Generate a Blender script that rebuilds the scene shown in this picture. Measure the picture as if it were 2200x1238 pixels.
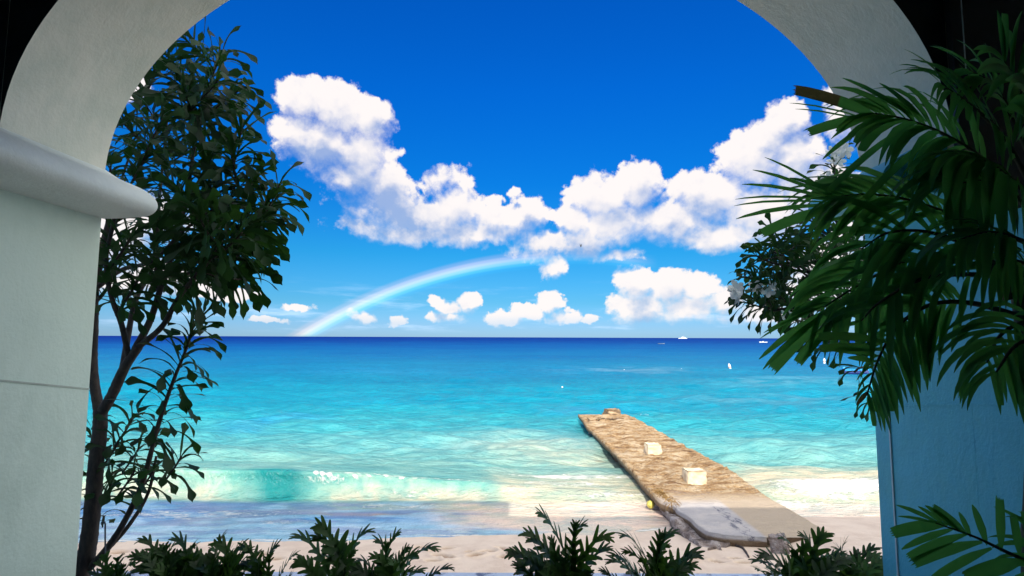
import bpy, math, random
import numpy as np
from mathutils import Vector, Matrix, Quaternion

random.seed(7)
RNG = np.random.default_rng(11)
for o in list(bpy.data.objects):
    bpy.data.objects.remove(o)
SC = bpy.context.scene
COL = SC.collection
R = math.radians

# ------------------------------------------------------------------ camera
F = 1177.0                      # focal length in photo pixels (photo 2200 wide)
PITCH, ROLL = R(5.14), R(0.22)
EYE = Vector((0, 0, 4.0))       # z = 0 is the sea level
cam = bpy.data.cameras.new('camera')
cam.sensor_width = 36
cam.lens = F / 2200 * 36
cam.clip_start = 0.05
cam.clip_end = 60000
CAM = bpy.data.objects.new('camera', cam)
COL.objects.link(CAM)
CAM.location = EYE
CROT = Matrix.Rotation(math.pi / 2 + PITCH, 3, 'X') @ Matrix.Rotation(ROLL, 3, 'Z')
CAM.rotation_euler = CROT.to_euler()
SC.camera = CAM

def ray(px, py):
    return CROT @ Vector(((px - 1100) / F, (619 - py) / F, -1))
def P(px, py, d):               # point on that sight line at distance d in front of the eye
    r = ray(px, py)
    return EYE + r * (d / r.y)
def G(px, py, z=0.0):           # point on the level z
    r = ray(px, py)
    return EYE + r * ((z - EYE.z) / r.z)
def azel(px, py):
    r = ray(px, py).normalized()
    return math.degrees(math.atan2(r.x, r.y)), math.degrees(math.asin(r.z))

# ------------------------------------------------------------------ light
SC.view_settings.view_transform = 'Standard'
SC.view_settings.look = 'None'
SC.view_settings.exposure = 1.0
SC.view_settings.gamma = 1
SUN_EL, SUN_AZ = R(33.6), R(5.8)
SUN = Vector((-math.sin(SUN_AZ) * math.cos(SUN_EL), -math.cos(SUN_AZ) * math.cos(SUN_EL), math.sin(SUN_EL)))
sl = bpy.data.lights.new('sun', 'SUN')
sl.energy = 3.0
sl.angle = R(0.5)
sl.color = (1.0, 0.92, 0.80)
so = bpy.data.objects.new('sun', sl)
COL.objects.link(so)
so.rotation_euler = SUN.to_track_quat('Z', 'Y').to_euler()
so.location = (0, -20, 30)

SC.cycles.max_bounces = 7
SC.cycles.diffuse_bounces = 4
SC.cycles.glossy_bounces = 2
SC.cycles.use_adaptive_sampling = True
SC.cycles.adaptive_threshold = 0.02
SC.cycles.sample_clamp_indirect = 6
world = bpy.data.worlds.new('World')
SC.world = world
world.use_nodes = True
WT = world.node_tree
WT.nodes.clear()
SKY_STRENGTH = 0.12

class NB:
    """small helper to wire nodes"""
    def __init__(s, t): s.t = t
    def n(s, kind, **kw):
        nd = s.t.nodes.new(kind)
        for k, v in kw.items(): setattr(nd, k, v)
        return nd
    def put(s, sock, v):
        if v is None: return
        if isinstance(v, bpy.types.NodeSocket): s.t.links.new(v, sock)
        else: sock.default_value = v
    def m(s, op, a, b=None, c=None, clamp=False):
        nd = s.n('ShaderNodeMath', operation=op, use_clamp=clamp)
        for i, v in enumerate((a, b, c)): s.put(nd.inputs[i], v)
        return nd.outputs[0]
    def v(s, op, a, b=None, scale=None):
        nd = s.n('ShaderNodeVectorMath', operation=op)
        s.put(nd.inputs[0], a)
        if b is not None: s.put(nd.inputs[1], b)
        if scale is not None: s.put(nd.inputs[3], scale)
        return nd.outputs['Value'] if op in ('LENGTH', 'DOT_PRODUCT') else nd.outputs[0]
    def mix(s, f, a, b, blend='MIX'):
        nd = s.n('ShaderNodeMix', data_type='RGBA', blend_type=blend)
        s.put(nd.inputs[0], f)
        for i, v in ((6, a), (7, b)):
            if not isinstance(v, bpy.types.NodeSocket) and len(v) == 3: v = (*v, 1)
            s.put(nd.inputs[i], v)
        return nd.outputs[2]
    def sm(s, v, a, b, lo=0.0, hi=1.0):
        nd = s.n('ShaderNodeMapRange', interpolation_type='SMOOTHSTEP')
        s.put(nd.inputs[0], v)
        for i, x in enumerate((a, b, lo, hi)): s.put(nd.inputs[i + 1], x)
        return nd.outputs[0]
    def noise(s, vec, scale, detail=4, rough=0.5, dist=0.0, out=0, dims='3D'):
        nd = s.n('ShaderNodeTexNoise', noise_dimensions=dims)
        s.put(nd.inputs['Vector'], vec)
        nd.inputs['Scale'].default_value = scale
        nd.inputs['Detail'].default_value = detail
        nd.inputs['Roughness'].default_value = rough
        nd.inputs['Distortion'].default_value = dist
        return nd.outputs[out]
    def ramp(s, f, stops, interp='LINEAR'):
        nd = s.n('ShaderNodeValToRGB')
        cr = nd.color_ramp
        cr.interpolation = interp
        while len(cr.elements) < len(stops): cr.elements.new(0.5)
        for e, (p, c) in zip(cr.elements, stops):
            e.position = p
            e.color = (*c, 1) if len(c) == 3 else c
        s.put(nd.inputs[0], f)
        return nd.outputs[0]
    def mapping(s, vec, loc=(0, 0, 0), rot=(0, 0, 0), scale=(1, 1, 1), kind='POINT'):
        nd = s.n('ShaderNodeMapping', vector_type=kind)
        s.put(nd.inputs[0], vec)
        nd.inputs[1].default_value = loc
        nd.inputs[2].default_value = rot
        nd.inputs[3].default_value = scale
        return nd.outputs[0]

def lin(*c):                    # sRGB bytes -> linear
    return tuple(((x / 255) / 12.92 if x <= 10 else ((x / 255 + 0.055) / 1.055) ** 2.4) for x in c)

# cumulus masses: where each heap stands in the sky (photo position), half-axes, turn, weight
CLOUDS = [
 (655,215,62,50,0,1),(735,240,80,55,10,1),(790,262,55,42,0,1),(690,305,85,55,0,.95),(775,330,75,60,0,.9),(640,285,60,40,0,.75),
 (770,385,80,45,25,.85),(838,405,45,80,-35,.95),(850,455,115,48,10,.9),(925,470,110,45,10,1),(985,448,62,42,0,1),(1085,470,85,40,0,1),
 (1130,455,45,30,0,1),(880,500,140,24,4,.9),(1010,500,150,30,0,.85),(1150,525,60,34,0,.55),(790,484,70,16,6,.75),(955,382,45,26,-15,.45),
 (1000,400,16,40,0,.3),(1105,413,14,9,0,.7),(1180,460,16,12,0,.75),(1060,427,24,12,0,.45),
 (1290,425,72,52,0,1),(1362,400,62,52,0,1.05),(1238,465,42,36,0,1),(1320,485,100,45,0,1),(1440,475,100,52,0,1),(1530,425,90,62,0,1),
 (1615,345,72,60,0,1),(1690,262,46,46,0,1),(1655,300,60,40,0,1),(1705,335,60,60,0,1),(1740,410,80,60,0,.95),(1540,505,110,32,0,.95),
 (1640,465,90,60,0,1),(1810,250,44,70,0,.6),(1192,572,32,24,-35,.75),(1250,520,60,34,0,.85),(1330,548,55,12,0,.5),
 (1365,612,42,40,0,1),(1435,625,52,40,0,1),(1495,622,46,38,0,1),(1375,660,70,34,0,1),(1480,662,66,32,0,.95),(1555,650,46,34,0,.7),
 (1640,680,100,22,0,.5),(1560,688,60,12,0,.45),(1800,590,120,80,0,.75),(1860,480,80,90,0,.7),
 (938,648,24,13,20,.8),(968,662,28,14,0,.85),(1012,652,24,20,0,.85),(965,682,45,13,0,.7),
 (1085,682,36,18,0,.75),(1135,668,40,16,0,.8),(1180,650,30,22,0,.9),(1205,682,42,14,0,.65),(858,684,20,12,0,.6),(778,682,32,13,0,.55),
 (578,687,40,7,0,.5),(485,632,62,17,0,.85),(410,628,70,20,0,.85),(300,600,110,40,0,.85),(250,520,90,60,0,.85),(330,470,80,50,0,.6),
 (265,185,60,30,0,.7),(1270,688,16,9,0,.5),(640,660,34,6,0,.35),
]

def build_cloud_group(fine=True):
    g = bpy.data.node_groups.new('cloud_field', 'ShaderNodeTree')
    g.interface.new_socket('Vector', in_out='INPUT', socket_type='NodeSocketVector')
    g.interface.new_socket('Field', in_out='OUTPUT', socket_type='NodeSocketFloat')
    b = NB(g)
    p = b.n('NodeGroupInput').outputs[0]
    w = b.noise(p, 0.22, 3, 0.55, out=1)
    w = b.v('SCALE', b.v('SUBTRACT', w, (0.5, 0.5, 0.5)), scale=1.9)
    w2 = b.noise(p, 1.1, 3, 0.6, out=1)
    w2 = b.v('SCALE', b.v('SUBTRACT', w2, (0.5, 0.5, 0.5)), scale=0.75)
    q = b.v('MULTIPLY', b.v('ADD', b.v('ADD', p, w), w2), (1, 1, 0))
    acc = None
    for i_, (cx, cy, rx, ry, rot, wt) in enumerate(CLOUDS):
        if i_ % 8 == 7:      # keeps the chain serial so the shader stack stays small
            q = b.v('ADD', q, b.m('SUBTRACT', b.m('MAXIMUM', acc, 50.0), 50.0))
        a, e = azel(cx, cy)
        a1, _ = azel(cx + rx, cy); a0, _ = azel(cx - rx, cy)
        _, e1 = azel(cx, cy - ry); _, e0 = azel(cx, cy + ry)
        mp = b.mapping(q, (a, e, 0), (0, 0, R(-rot)), (max(.2, (a1 - a0) / 2) * 1.15, max(.2, (e1 - e0) / 2) * 1.15, 1), 'TEXTURE')
        f = b.m('MULTIPLY_ADD', b.v('LENGTH', mp), -1.0 * wt, wt)
        acc = f if acc is None else b.m('SMOOTH_MAX', acc, f, 0.12)
    acc = b.m('MAXIMUM', acc, -0.8)
    if not fine:
        n1 = b.noise(p, 0.42, 3, 0.5)
        g.links.new(b.m('MULTIPLY_ADD', b.m('SUBTRACT', n1, 0.5), 1.0, acc), b.n('NodeGroupOutput').inputs[0])
        return g
    n1 = b.noise(p, 0.42, 9, 0.58)
    n2 = b.noise(p, 1.7, 6, 0.6)
    vo = b.n('ShaderNodeTexVoronoi', feature='SMOOTH_F1', voronoi_dimensions='2D', normalize=True)
    b.put(vo.inputs['Vector'], b.v('ADD', p, w2))
    vo.inputs['Scale'].default_value = 0.75
    vo.inputs['Detail'].default_value = 3
    vo.inputs['Roughness'].default_value = 0.6
    vo.inputs['Smoothness'].default_value = 0.35
    x = b.m('MULTIPLY_ADD', b.m('SUBTRACT', n1, 0.5), 0.85, acc)
    x = b.m('MULTIPLY_ADD', b.m('SUBTRACT', n2, 0.5), 0.24, x)
    x = b.m('MULTIPLY_ADD', b.m('SUBTRACT', 0.35, vo.outputs['Distance']), 0.5, x)
    g.links.new(x, b.n('NodeGroupOutput').inputs[0])
    return g

def build_world():
    b = NB(WT)
    d = b.n('ShaderNodeTexCoord').outputs['Generated']
    sep = b.n('ShaderNodeSeparateXYZ'); WT.links.new(d, sep.inputs[0])
    az = b.m('DEGREES', b.m('ARCTAN2', sep.outputs[0], sep.outputs[1]))
    el = b.m('DEGREES', b.m('ARCSINE', sep.outputs[2]))
    cmb = b.n('ShaderNodeCombineXYZ')
    WT.links.new(az, cmb.inputs[0]); WT.links.new(el, cmb.inputs[1])
    p = cmb.outputs[0]
    sky = b.n('ShaderNodeTexSky', sky_type='NISHITA', sun_disc=False)
    sky.sun_elevation = SUN_EL
    sky.sun_rotation = math.pi + SUN_AZ
    sky.air_density = 1.0; sky.dust_density = 0.35; sky.ozone_density = 2.5
    hs = b.n('ShaderNodeHueSaturation')
    hs.inputs['Saturation'].default_value = 1.0
    WT.links.new(sky.outputs[0], hs.inputs['Color'])
    tint = b.ramp(b.m('DIVIDE', b.m('MAXIMUM', el, 0.0), 60.0), SKYTINT)
    base = b.mix(1.0, hs.outputs[0], tint, 'MULTIPLY')
    base = b.mix(1.0, base, (SKYGAIN,) * 3, 'MULTIPLY')
    base = b.v('MAXIMUM', base, (0, 0, 0))
    # thin low cloud streaks over the horizon
    st = b.noise(b.mapping(p, scale=(0.10, 0.75, 1)), 1.0, 6, 0.6)
    stm = b.m('MULTIPLY', b.sm(st, 0.5, 0.72), b.m('MULTIPLY', b.sm(el, 6.5, 1.5), b.sm(el, 0.3, 1.2)))
    base = b.mix(b.m('MULTIPLY', stm, 0.45), base, (4.2, 5.0, 6.2))
    # cumulus
    gt, gl = build_cloud_group(), build_cloud_group(False)
    def field(off, t=None):
        g = b.n('ShaderNodeGroup', node_tree=t or gt)
        WT.links.new(b.v('ADD', p, off) if off else p, g.inputs[0])
        return g.outputs[0]
    f0, f2 = field(None), field((-0.4, 1.5, 0), gl)
    soft = b.m('ADD', b.sm(f2, -0.05, 0.5, 0.16, 0.70), b.sm(b.noise(p, 0.15, 2, 0.5), 0.5, 0.7, 0.0, 0.3))
    nd = b.n('ShaderNodeMapRange', interpolation_type='SMOOTHSTEP')
    b.put(nd.inputs[0], f0); nd.inputs[1].default_value = -0.03; b.put(nd.inputs[2], soft)
    dens = b.m('MULTIPLY', nd.outputs[0], b.sm(el, 0.4, 2.6, 0.40, 1.0))
    relief = b.m('SUBTRACT', b.noise(b.v('ADD', p, (-.2, .6, 0)), 0.42, 4, 0.52), b.noise(p, 0.42, 4, 0.52))
    shade = b.m('ADD', b.m('MULTIPLY', b.sm(f2, 0.10, 0.8), 0.85), b.m('MULTIPLY', relief, 1.6))
    shade = b.m('MULTIPLY', shade, b.sm(b.noise(p, 0.12, 3, 0.5), 0.38, 0.62, 0.55, 1.1), clamp=True)
    gmod = b.sm(b.noise(p, 0.5, 4, 0.55), 0.30, 0.70, 0.25, 1.0)
    for gx, gy, rx, ry, wt in ((775,445,150,70,1.0),(705,335,90,40,.7),(900,490,150,28,.8),(1345,460,60,24,.5),(1470,450,60,26,.4),(1250,545,90,20,.6),(1330,535,120,16,.5),(1150,525,60,30,.4),(1130,690,60,12,.4),(1420,695,90,10,.4)):
        a, e = azel(gx, gy); a1, _ = azel(gx + rx, gy); _, e1 = azel(gx, gy - ry)
        pz = b.v('ADD', p, b.m('SUBTRACT', b.m('MAXIMUM', shade, 50.0), 50.0))
        mp = b.mapping(pz, (a, e, 0), (0, 0, 0), (a1 - a, e1 - e, 1), 'TEXTURE')
        shade = b.m('MULTIPLY_ADD', b.sm(b.v('LENGTH', mp), 1.5, .1), b.m('MULTIPLY', gmod, wt), shade)
    shade = b.m('MULTIPLY', b.sm(shade, 0.0, 1.5), 1.15)
    cc = b.mix(shade, CLOUD_LIT, CLOUD_DIM)
    col = b.mix(b.m('MULTIPLY', dens, b.m('MULTIPLY_ADD', shade, -0.22, 0.98)), base, cc)
    # rainbow: a ring of 42 degrees round the point opposite the sun
    ang = b.m('DEGREES', b.m('ARCCOSINE', b.v('DOT_PRODUCT', d, tuple(-SUN))))
    bow = b.ramp(b.m('MULTIPLY', b.m('SUBTRACT', ang, 40.75), 1 / 2.2), [
        (0.0, (0, 0, 0)), (0.16, (.0, .06, .10)), (0.30, (.08, .30, .34)), (0.44, (.44, .56, .34)), (0.56, (.76, .56, .28)),
        (0.68, (.62, .32, .14)), (0.82, (.22, .08, .02)), (1.0, (0, 0, 0))], 'EASE')
    msk = b.m('MULTIPLY', b.sm(az, 22, 13), b.sm(az, -30, -20))
    msk = b.m('MULTIPLY', msk, b.ramp(b.m('MULTIPLY_ADD', az, 1 / 50, 0.5), [(0.0, (1, 1, 1)), (.40, (1, 1, 1)), (.52, (.75,) * 3), (.60, (.25,) * 3), (.68, (.16,) * 3), (.74, (.4,) * 3), (.80, (.0,) * 3)]))
    msk = b.m('MULTIPLY', msk, b.m('MULTIPLY', b.m('SUBTRACT', 1.0, b.m('MULTIPLY', dens, 0.7)), b.sm(el, -0.2, 0.3)))
    col = b.mix(1.0, col, b.mix(1.0, bow, b.v('SCALE', (2.7, 2.7, 2.7), scale=msk), 'MULTIPLY'), 'ADD')
    # unseen cloud banks added as fill light overhead, behind, and right of the view
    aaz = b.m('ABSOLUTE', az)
    fill_bank = b.m('MAXIMUM', b.m('MULTIPLY', b.sm(el, 43, 60), .62), b.m('MULTIPLY', b.m('MULTIPLY', b.sm(az, 47, 62), b.sm(az, 150, 110)), b.m('MULTIPLY', b.sm(el, 2, 8), b.sm(el, 62, 50))))
    fill_bank = b.m('MAXIMUM', fill_bank, b.m('MULTIPLY', b.sm(aaz, 100, 130), b.m('MULTIPLY', b.sm(el, 4, 12), .6)))
    fill_bank = b.m('MULTIPLY', fill_bank, b.sm(b.noise(d, 2.5, 5, .6), .30, .55, .55, 1.0))
    col = b.mix(fill_bank, col, CLOUD_FILL)
    bg = b.n('ShaderNodeBackground')
    WT.links.new(col, bg.inputs[0])
    bg.inputs[1].default_value = SKY_STRENGTH
    out = b.n('ShaderNodeOutputWorld')
    WT.links.new(bg.outputs[0], out.inputs[0])

# clear tropical blue: the sky model graded by elevation (degrees, display colour, what the model gives there)
KEXP = SKY_STRENGTH * 2 ** SC.view_settings.exposure
SKYTINT = [(el_ / 60, tuple(a / KEXP / n_ / 3 for a, n_ in zip(lin(*c_), ni))) for el_, c_, ni in (
    (0.0, (165,212,243), (8.2,8.1,6.0)), (1.2, (152,206,245), (8.4,8.5,6.5)), (3.6, (104,197,245), (6.87,8.67,8.4)), (8.5, (48,170,243), (4.0,6.1,8.2)),
    (15.7, (12,130,232), (2.28,3.8,6.1)), (24.7, (3,106,216), (1.39,2.39,4.22)), (33, (2,90,196), (1.0,1.71,3.18)), (60, (2,90,196), (1.0,1.71,3.18)))]
SKYGAIN = 3.0
CLOUD_LIT, CLOUD_DIM = tuple(x / KEXP for x in (1.03, .97, .95)), tuple(x / KEXP for x in (.44, .54, .77))
CLOUD_FILL = tuple(x / KEXP for x in (3.3, 3.25, 3.0))
build_world()

# ------------------------------------------------------------------ object helpers
def tag(o, label=None, cat=None, group=None, kind=None):
    for k, v in (('label', label), ('category', cat), ('group', group), ('kind', kind)):
        if v: o[k] = v
    return o
def thing(name, loc, label, cat, group=None):
    o = bpy.data.objects.new(name, None)
    o.empty_display_size = 0.1
    COL.objects.link(o)
    o.location = loc
    return tag(o, label, cat, group)

class MB:
    """collects shapes in world space, then becomes ONE mesh object"""
    def __init__(s): s.v = []; s.f = []; s.t = []; s.mi = []; s.tint = 0.5; s.mat = 0
    def vert(s, p):
        s.v.append((p[0], p[1], p[2])); s.t.append(s.tint)
        return len(s.v) - 1
    def face(s, *ids): s.f.append(ids); s.mi.append(s.mat)
    def build(s, name, mats, parent=None, smooth=True):
        me = bpy.data.meshes.new(name)
        off = Vector(parent.matrix_world.translation) if parent is not None else Vector()
        if parent is not None:
            q = parent; off = Vector()
            while q is not None: off += Vector(q.location); q = q.parent
        me.from_pydata([(x - off.x, y - off.y, z - off.z) for x, y, z in s.v], [], s.f)
        at = me.attributes.new('tint', 'FLOAT', 'POINT')
        at.data.foreach_set('value', np.array(s.t, dtype=np.float32))
        if not isinstance(mats, (list, tuple)): mats = [mats]
        for m in mats: me.materials.append(m)
        me.polygons.foreach_set('material_index', np.array(s.mi, dtype=np.int32))
        me.polygons.foreach_set('use_smooth', np.full(len(s.f), smooth))
        me.update()
        o = bpy.data.objects.new(name, me)
        COL.objects.link(o)
        if parent is not None: o.parent = parent
        return o
    def box(s, a, b, bev=0.0):
        x0, y0, z0 = a; x1, y1, z1 = b
        if bev <= 0:
            i = [s.vert(q) for q in ((x0,y0,z0),(x1,y0,z0),(x1,y1,z0),(x0,y1,z0),(x0,y0,z1),(x1,y0,z1),(x1,y1,z1),(x0,y1,z1))]
            for q in ((3,2,1,0),(4,5,6,7),(0,1,5,4),(1,2,6,5),(2,3,7,6),(3,0,4,7)): s.face(*[i[k] for k in q])
            return
        rings = []
        for z, k in ((z0, bev), (z0 + bev, 0), (z1 - bev, 0), (z1, bev)):
            rings.append([s.vert(q) for q in ((x0+k,y0+bev,z),(x0+bev,y0+k,z),(x1-bev,y0+k,z),(x1-k,y0+bev,z),(x1-k,y1-bev,z),(x1-bev,y1-k,z),(x0+bev,y1-k,z),(x0+k,y1-bev,z))])
        for r0, r1 in zip(rings, rings[1:]):
            for k in range(8): s.face(r0[k], r0[(k+1) % 8], r1[(k+1) % 8], r1[k])
        s.face(*rings[0][::-1]); s.face(*rings[-1])
    def tube(s, pts, rad, n=7, cap=True):
        pts = [Vector(p) for p in pts]
        if not isinstance(rad, (list, tuple)): rad = [rad] * len(pts)
        rings = []; up = None
        for i, p in enumerate(pts):
            t = (pts[min(i+1, len(pts)-1)] - pts[max(i-1, 0)])
            t = t.normalized() if t.length > 1e-9 else Vector((0, 0, 1))
            if up is None: up = t.orthogonal().normalized()
            up = (up - t * up.dot(t)).normalized() if (up - t * up.dot(t)).length > 1e-6 else t.orthogonal().normalized()
            w = t.cross(up)
            rings.append([s.vert(p + (up * math.cos(2*math.pi*k/n) + w * math.sin(2*math.pi*k/n)) * rad[i]) for k in range(n)])
        for a, b in zip(rings, rings[1:]):
            for k in range(n): s.face(a[k], a[(k+1) % n], b[(k+1) % n], b[k])
        if cap: s.face(*rings[0][::-1]); s.face(*rings[-1])
    def blade(s, base, d, nrm, L, prof, droop=0.5, fold=0.15, twist=0.0):
        """a leaf: mid-line bending with gravity, half-widths prof [(t, w)] in units of L"""
        p = Vector(base); d = Vector(d).normalized(); nrm = Vector(nrm)
        prev = None; t0 = 0.0
        for t, w in prof:
            dt = t - t0; t0 = t
            p = p + d * (L * dt)
            d = (d + Vector((0, 0, -1)) * (droop * dt * 1.6)).normalized()
            nrm = nrm - d * nrm.dot(d)
            nrm = nrm.normalized() if nrm.length > 1e-5 else d.orthogonal().normalized()
            if twist: nrm = Quaternion(d, twist * dt) @ nrm
            sd = d.cross(nrm)
            h = w * L
            cur = (s.vert(p + sd * h + nrm * (h * fold)), s.vert(p), s.vert(p - sd * h + nrm * (h * fold)))
            if prev:
                s.face(prev[0], prev[1], cur[1], cur[0]); s.face(prev[1], prev[2], cur[2], cur[1])
            prev = cur
        return p, d

def bez(pts, n):                # smooth curve through the points (Catmull-Rom)
    pts = [Vector(p) for p in pts]
    q = [pts[0] * 2 - pts[1]] + pts + [pts[-1] * 2 - pts[-2]]
    out = []
    segs = len(pts) - 1
    for i in range(n):
        u = i / (n - 1) * segs
        k = min(int(u), segs - 1); t = u - k
        a, b, c, d = q[k], q[k+1], q[k+2], q[k+3]
        out.append(0.5 * ((2*b) + (c - a) * t + (2*a - 5*b + 4*c - d) * t*t + (3*b - a - 3*c + d) * t**3))
    return out

def rnd(a, b): return random.uniform(a, b)
def rvec():
    while True:
        v = Vector((rnd(-1, 1), rnd(-1, 1), rnd(-1, 1)))
        if 0.05 < v.length < 1: return v.normalized()

# lattice value noise in numpy for displacing the ground and the water
_tab = RNG.random((256, 256))
def vnoise(x, y):
    xi = np.floor(x).astype(int); yi = np.floor(y).astype(int)
    fx = x - xi; fy = y - yi
    fx = fx*fx*(3-2*fx); fy = fy*fy*(3-2*fy)
    g = lambda i, j: _tab[(xi+i) % 256, (yi+j) % 256]
    return (g(0,0)*(1-fx)+g(1,0)*fx)*(1-fy) + (g(0,1)*(1-fx)+g(1,1)*fx)*fy
def fbm(x, y, oct=4):
    s = 0; a = 0.5
    for k in range(oct):
        s = s + a * vnoise(x * 2**k + 17.3*k, y * 2**k + 5.1*k); a *= 0.5
    return s / (1 - 0.5**oct)
def sstep(a, b, x):
    t = np.clip((x - a) / (b - a), 0, 1)
    return t*t*(3-2*t)

# ------------------------------------------------------------------ materials
def mat(name):
    m = bpy.data.materials.new(name); m.use_nodes = True
    t = m.node_tree; t.nodes.clear()
    b = NB(t)
    out = b.n('ShaderNodeOutputMaterial'); pr = b.n('ShaderNodeBsdfPrincipled')
    t.links.new(pr.outputs[0], out.inputs[0])
    return m, b, pr, out
def bump(b, pr, h, strength=0.3, dist=0.01):
    bp = b.n('ShaderNodeBump')
    bp.inputs['Strength'].default_value = strength; bp.inputs['Distance'].default_value = dist
    b.put(bp.inputs['Height'], h); b.put(pr.inputs['Normal'], bp.outputs[0])
def objco(b): return b.n('ShaderNodeNewGeometry').outputs['Position']

def m_plaster(name, col, stain, amt=0.75):
    m, b, pr, _ = mat(name); c = objco(b)
    n = b.noise(c, 2.3, 6, 0.62, .6); n2 = b.noise(b.mapping(c, scale=(1, 1, .35)), 11, 5, 0.65)
    k = b.m('MULTIPLY', b.sm(b.m('ADD', b.m('MULTIPLY', n, .7), b.m('MULTIPLY', n2, .3)), 0.42, 0.66), amt)
    b.put(pr.inputs['Base Color'], b.mix(k, col, stain))
    pr.inputs['Roughness'].default_value = 0.62
    bump(b, pr, b.m('ADD', b.m('ADD', b.noise(c, 70, 4, 0.6), b.m('MULTIPLY', b.noise(b.mapping(c, scale=(1, 1, .5)), 14, 4, 0.6, .8), 1.6)), b.m('MULTIPLY', b.noise(c, 4, 3, 0.5), 3.0)), 0.3, 0.008)
    return m
def m_leaf(name, dark, light, trans, rough=0.35, tr=0.25, brown=None):
    m, b, pr, out = mat(name)
    at = b.n('ShaderNodeAttribute', attribute_name='tint').outputs['Fac']
    c = objco(b)
    f = b.m('ADD', b.m('MULTIPLY', at, 0.8), b.m('MULTIPLY', b.m('SUBTRACT', b.noise(c, 14, 3, 0.6), 0.5), 0.7), clamp=True)
    colr = b.mix(f, dark, light)
    if brown: colr = b.mix(b.sm(at, 1.2, 1.6), colr, b.mix(b.sm(b.noise(c, 40, 3), .4, .6), brown, tuple(x * .5 for x in brown)))
    b.put(pr.inputs['Base Color'], colr)
    pr.inputs['Roughness'].default_value = rough; pr.inputs['Specular IOR Level'].default_value = .16
    tl = b.n('ShaderNodeBsdfTranslucent')
    b.put(tl.inputs[0], b.mix(f, tuple(x * .7 for x in trans), trans) if not brown else b.mix(b.sm(at, 1.2, 1.6), trans, tuple(x * .6 for x in brown)))
    mx = b.n('ShaderNodeMixShader'); mx.inputs[0].default_value = tr
    b.t.links.new(pr.outputs[0], mx.inputs[1]); b.t.links.new(tl.outputs[0], mx.inputs[2])
    b.t.links.new(mx.outputs[0], out.inputs[0])
    return m
def m_bark(name, c0, c1):
    m, b, pr, _ = mat(name); c = objco(b)
    n = b.noise(b.mapping(c, scale=(1, 1, .35)), 30, 5, 0.65)
    b.put(pr.inputs['Base Color'], b.mix(b.sm(n, .35, .68), c0, c1))
    pr.inputs['Roughness'].default_value = 0.8
    bump(b, pr, n, 0.6, 0.006)
    return m
def m_plain(name, col, rough=0.5, var=0.25, scale=8, metal=0.0):
    m, b, pr, _ = mat(name); c = objco(b)
    n = b.noise(c, scale, 4, 0.6)
    b.put(pr.inputs['Base Color'], b.mix(b.m('MULTIPLY', b.sm(n, .35, .7), 1.0), col, tuple(x * (1 - var) for x in col)))
    pr.inputs['Roughness'].default_value = rough; pr.inputs['Metallic'].default_value = metal
    return m

M = {}
M['wall_cream'] = m_plaster('wall_cream', (.72, .72, .63), (.55, .60, .52))
M['wall_blue_shade'] = m_plaster('wall_blue_shade', (.12, .58, .78), (.13, .56, .66))  # right-hand plaster: blue of its dim skylit shade put into the colour
M['wall_mint'] = m_plaster('wall_mint', (.62, .76, .70), (.52, .66, .60))
M['molding_white'] = m_plaster('molding_white', (.70, .77, .77), (.58, .66, .66), .6)
M['bead'] = m_plain('bead', (.62, .75, .82), 0.5, .1)
M['joint'] = m_plain('joint', (.44, .52, .48), 0.8, .2)
M['shade_and_wood'] = m_plain('shade_and_wood', (.022, .035, .045), 0.5, .4, 12)  # wooden ceiling; on the inner wall faces this dark tone is painted shade
M['dark_wall'] = m_plain('dark_wall', (.20, .24, .25), 0.7, .3, 3)
M['floor'] = m_plain('floor', (.34, .31, .27), 0.6, .3, 4)
M['bark'] = m_bark('bark', (.018, .014, .016), (.055, .04, .034))
M['palm_stem'] = m_bark('palm_stem', (.02, .035, .02), (.07, .07, .035))
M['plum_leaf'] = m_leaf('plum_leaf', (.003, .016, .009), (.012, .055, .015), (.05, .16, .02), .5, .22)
M['palm_leaf'] = m_leaf('palm_leaf', (.018, .105, .06), (.12, .33, .10), (.14, .42, .07), .45, .42, (.30, .12, .06))
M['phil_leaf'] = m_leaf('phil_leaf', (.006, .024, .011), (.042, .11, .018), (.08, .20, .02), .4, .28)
M['petal'] = m_leaf('petal', (.7, .75, .75), (.8, .82, .8), (.7, .75, .75), .5, .3)

# ------------------------------------------------------------------ the building with the arch
YF, YN = 2.5, 1.97              # outer and inner face of the arch wall
XL = (P(215, 480, YF).x + P(165, 1230, YF).x) / 2
XR = (P(1880, 872, YF).x + P(1893, 1170, YF).x) / 2
ZS = P(1045, 390, YF).z         # springing level
CX = (XL + XR) / 2; AX = (XR - XL) / 2
ZA = P(1045, -142, YF).z; AZ = ZA - ZS
ROOF, FLOOR = 6.72, 2.4

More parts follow.
